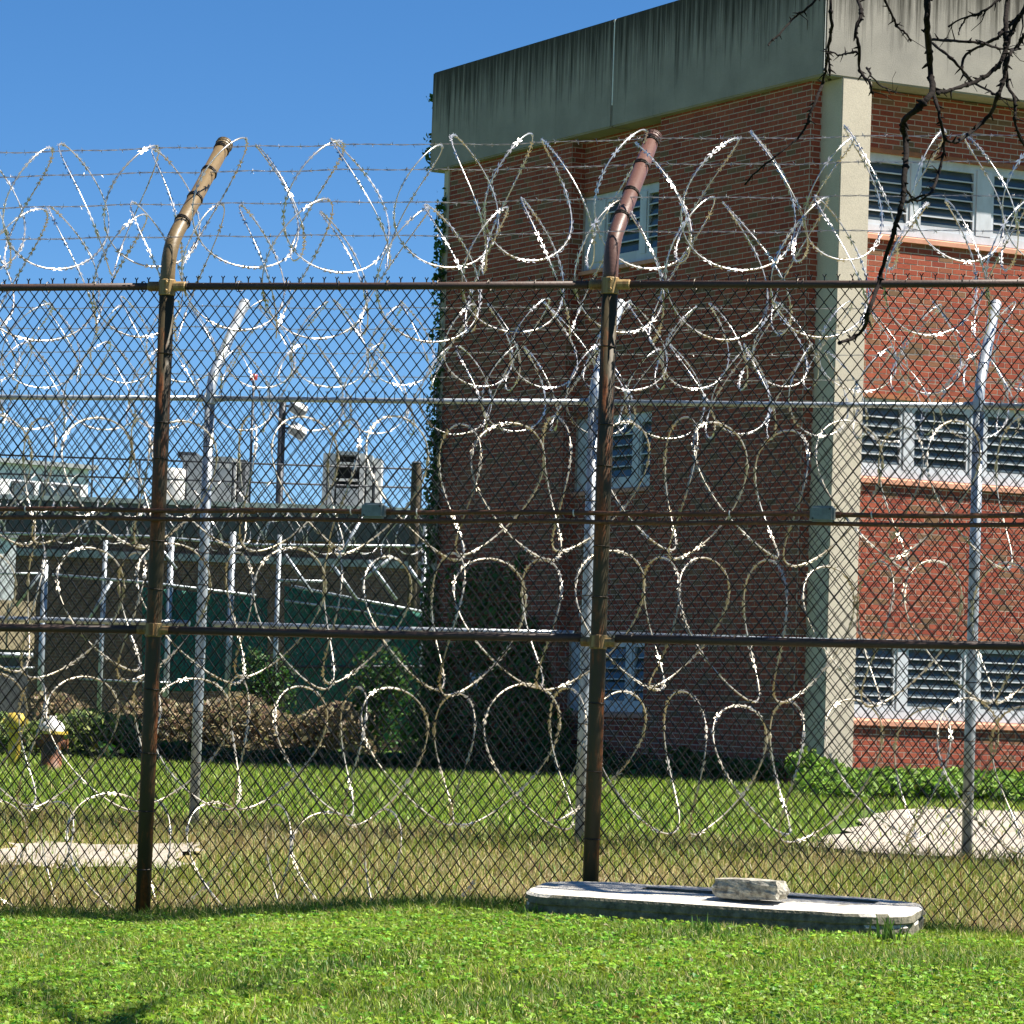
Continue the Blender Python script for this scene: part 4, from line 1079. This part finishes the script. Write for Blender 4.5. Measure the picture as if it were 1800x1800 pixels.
# cream cabinet behind the far fence at the left edge
q = at(14, 1097, 66.0)
cb = empty('utility_cabinet', (q.x, q.y, .45), radians(14)); tag(cb, 'cream utility cabinet on a dark stand at the left edge', 'cabinet')
w_ = 44 * 66 / FPX; zc0, zc1 = at(14, 1142, 66).z - .45, at(14, 1056, 66).z - .45
MB().box(-w_ - .3, w_, -.3, .5, zc0, zc1).build('body', M['cream'], cb)
MB().box(-w_ * .1, -w_ * .1 + .015, -.306, -.3005, zc0 + .05, zc1 - .05).build('door_seam', M['dark'], cb)
MB().box(-w_ - .2, w_ - .08, -.2, .4, 0, zc0).build('stand', M['slate'], cb)

# low brown brick building with flat roof
def brick_tex():
    mt, nt, b = new_mat('distant_brown_brick')
    mp = mapped(nt, (1, 1, 1)); mp.inputs['Rotation'].default_value = (radians(90), 0, 0)
    bt = N(nt, 'ShaderNodeTexBrick'); bt.inputs['Scale'].default_value = 1.0; bt.inputs['Brick Width'].default_value = .21; bt.inputs['Row Height'].default_value = .07; bt.inputs['Mortar Size'].default_value = .006
    bt.inputs['Color1'].default_value = (.17, .085, .058, 1); bt.inputs['Color2'].default_value = (.12, .065, .048, 1); bt.inputs['Mortar'].default_value = (.2, .165, .14, 1)
    nt.links.new(mp.outputs[0], bt.inputs['Vector']); nt.links.new(bt.outputs[0], b.inputs['Base Color']); b.inputs['Roughness'].default_value = .9
    return mt
LBY = 78.0
q0 = at(-120, 900, LBY); q1 = at(800, 900, LBY)
lowb = empty('low_building', (q0.x, LBY, .45)); tag(lowb, 'long low brown brick building with slate roof band and rooftop machinery', 'building')
Wd = q1.x - q0.x; zr = at(500, 905, LBY).z - .45
MB().box(0, Wd, 0, 12, 0, zr - .55).build('wall', brick_tex(), lowb)
MB().box(-.15, Wd, -.25, 12.1, zr - .55, zr + .12).build('roof_band', M['slate'], lowb)
MB().box(-.2, Wd, -.3, 12.1, zr + .12, zr + .22).build('roof_edge', M['hvac_light'], lowb)
MB().box(-.05, Wd, -.12, -.004, zr - 1.05, zr - .90).build('stone_band', M['hvac'], lowb)
rl = empty('roof_railing', (q0.x, LBY + .5, .45)); tag(rl, 'thin dark railing along the low building roof', 'railing')
zr1, zr2 = at(300, 810, LBY + .5).z - .45, at(300, 843, LBY + .5).z - .45
for z in (zr1, zr2): pipe('rail', [(0, 0, z), (Wd, 0, z)], .022, M['pole'], rl, 6)
k = .3
while k < Wd: pipe('post', [(k, 0, zr + .2), (k, 0, zr1)], .022, M['pole'], rl, 6); k += 1.0
rl['category'] = 'railing'
# rooftop machines
def roofbox(px0, px1, py0, py1, Y, D, mat, name, parent, org_):
    a, b = at(px0, py1, Y), at(px1, py0, Y); return MB().box(a.x - org_.x, b.x - org_.x, Y - org_.y, Y - org_.y + D, a.z - org_.z, b.z - org_.z).build(name, M[mat], parent)
Y = LBY + 2; og = at(610, 890, Y); og.z = zr + .5
ac = empty('rooftop_unit', og); tag(ac, 'rooftop air handler with dark square intake beside the brick building', 'air unit', 'rooftop units')
roofbox(565, 590, 797, 890, Y, 1.5, 'hvac', 'casing', ac, og); roofbox(630, 642, 797, 890, Y, 1.5, 'hvac_light', 'corner_post', ac, og)
roofbox(590, 630, 794, 799, Y - .01, 1.5, 'hvac', 'top_panel', ac, og); roofbox(590, 630, 859, 890, Y, 1.5, 'hvac', 'base_panel', ac, og)
roofbox(590, 630, 799, 859, Y + .5, 1.0, 'dark', 'intake', ac, og); roofbox(590, 630, 813, 816, Y - .02, .1, 'hvac_light', 'intake_bar', ac, og); roofbox(590, 630, 842, 845, Y - .02, .1, 'hvac_light', 'intake_bar', ac, og)
roofbox(642.5, 655, 800, 890, Y + .2, 1.4, 'hvac', 'side_panel', ac, og); roofbox(655.5, 671, 806, 890, Y + .4, 1.2, 'hvac_light', 'plenum', ac, og)
og = at(370, 890, Y); og.z = zr + .5
ac = empty('rooftop_unit', og); tag(ac, 'wide grey rooftop unit behind the left inner fence post', 'air unit', 'rooftop units')
roofbox(318, 408, 803, 895, Y, 1.6, 'hvac', 'casing', ac, og); roofbox(408.5, 416, 806, 895, Y + .05, 1.5, 'hvac_light', 'corner_panel', ac, og); roofbox(416.5, 432, 808, 895, Y + .2, 1.3, 'slate', 'louvre_panel', ac, og)
roofbox(312, 345, 795, 802.5, Y + .2, 1.2, 'slate', 'vent_hood', ac, og); roofbox(385, 402, 812, 822, Y - .03, .03, 'hvac_light', 'hatch', ac, og)
og = at(302, 890, LBY + 1); og.z = zr + .4
tk = empty('roof_tank', og); tag(tk, 'white upright tank beside the left rusty post', 'tank')
hz = at(302, 822, LBY + 1).z - og.z
lathe(MB(), [(0, 0), (.30, 0), (.30, hz - .12), (.24, hz - .02), (0, hz)]).build('shell', M['white_paint'], tk, smooth=True)
# white shed further back
WY = 105.0
q0 = at(-200, 840, WY); q1 = at(280, 838, WY)
ws = empty('white_shed', (q0.x, WY - 8, .45), radians(38)); tag(ws, 'white metal-sided building with dark windows at far left', 'building')
zt_ = at(150, 838, WY).z - .45; zw0, zw1 = at(150, 893, WY).z - .45, at(150, 867, WY).z - .45
MB().box(0, q1.x - q0.x, 0, 10, 0, zt_).build('wall', M['white_metal'], ws)
MB().prism([(0, -.2), (q1.x - q0.x + .2, -.2), (q1.x - q0.x + .2, 10), (0, 10)], zt_, zt_ + .12).build('roof', M['hvac'], ws)
for (a, b) in ((15, 82), (128, 172), (185, 262)):
    xa, xb = at(a, 880, WY).x - q0.x, at(b, 880, WY).x - q0.x
    f_ = MB().box(xa, xb, -.05, -.003, zw0, zw1).build('window', M['slate'], ws); MB().box(xa + .06, xb - .06, -.065, -.0505, zw0 + .06, zw1 - .06).build('pane', M['glass'], f_)
q = at(12, 970, 71.0)
sh = empty('pale_kiosk', (q.x, q.y, .45), radians(12)); tag(sh, 'pale blue-white kiosk at the left edge above the cream cabinet', 'kiosk')
zk = at(12, 938, 71).z - .45; wk = at(28, 970, 71).x - q.x
MB().box(-1.6, wk, 0, 1.5, 0, zk - .08).build('wall', M['white_metal'], sh); MB().box(-1.65, wk + .04, -.06, 1.55, zk - .08, zk).build('roof', M['hvac'], sh)
# poles
q = at(491, 870, 84.0); lp = empty('floodlight_pole', (q.x, q.y, .45)); tag(lp, 'dark pole carrying two pale floodlights above the low building', 'light pole')
zt_ = at(491, 705, 84).z - .45; pipe('pole', [(0, 0, 0), (0, 0, zt_)], .085, M['pole'], lp)
for py in (718, 757):
    zc_ = at(491, py, 84).z - .45; pipe('bracket', [(0, 0, zc_ + .06), (.2, -.05, zc_ + .06)], .03, M['pole'], lp, 6)
    o_ = MB().box(-.19, .19, -.14, .14, -.11, .11).build('lamp_head', M['hvac_light'], lp, (.36, -.12, zc_)); o_.rotation_euler = (radians(35), radians(28), radians(20))
    l2 = MB().box(-.16, .16, -.15, -.1405, -.09, .09).build('lens', M['glass'], o_)
q = at(441, 800, 84.0); bp_ = empty('beacon_pole', (q.x, q.y, .45)); tag(bp_, 'thin pole topped with a small red beacon', 'beacon')
zt_ = at(441, 668, 84).z - .45; pipe('pole', [(0, 0, 0), (0, 0, zt_)], .03, M['pole'], bp_, 8)
lathe(MB(), [(0, zt_), (.08, zt_), (.085, zt_ + .13), (.0, zt_ + .15)]).build('beacon', M['red'], bp_, smooth=True)
q = at(731, 850, 66.0); wp = empty('wooden_post', (q.x, q.y, .45)); tag(wp, 'dark timber post stub close to the far end of the brick wall', 'post')
zt_ = at(731, 814, 66).z - .45; pipe('shaft', [(0, 0, 0), (0, 0, zt_ - .05), (0, 0, zt_)], .09, M['wood'], wp)
MB().tube([(0, 0, zt_), (0, 0, zt_ + .03)], [.1, .06], 10).build('post_cap', M['slate'], wp)
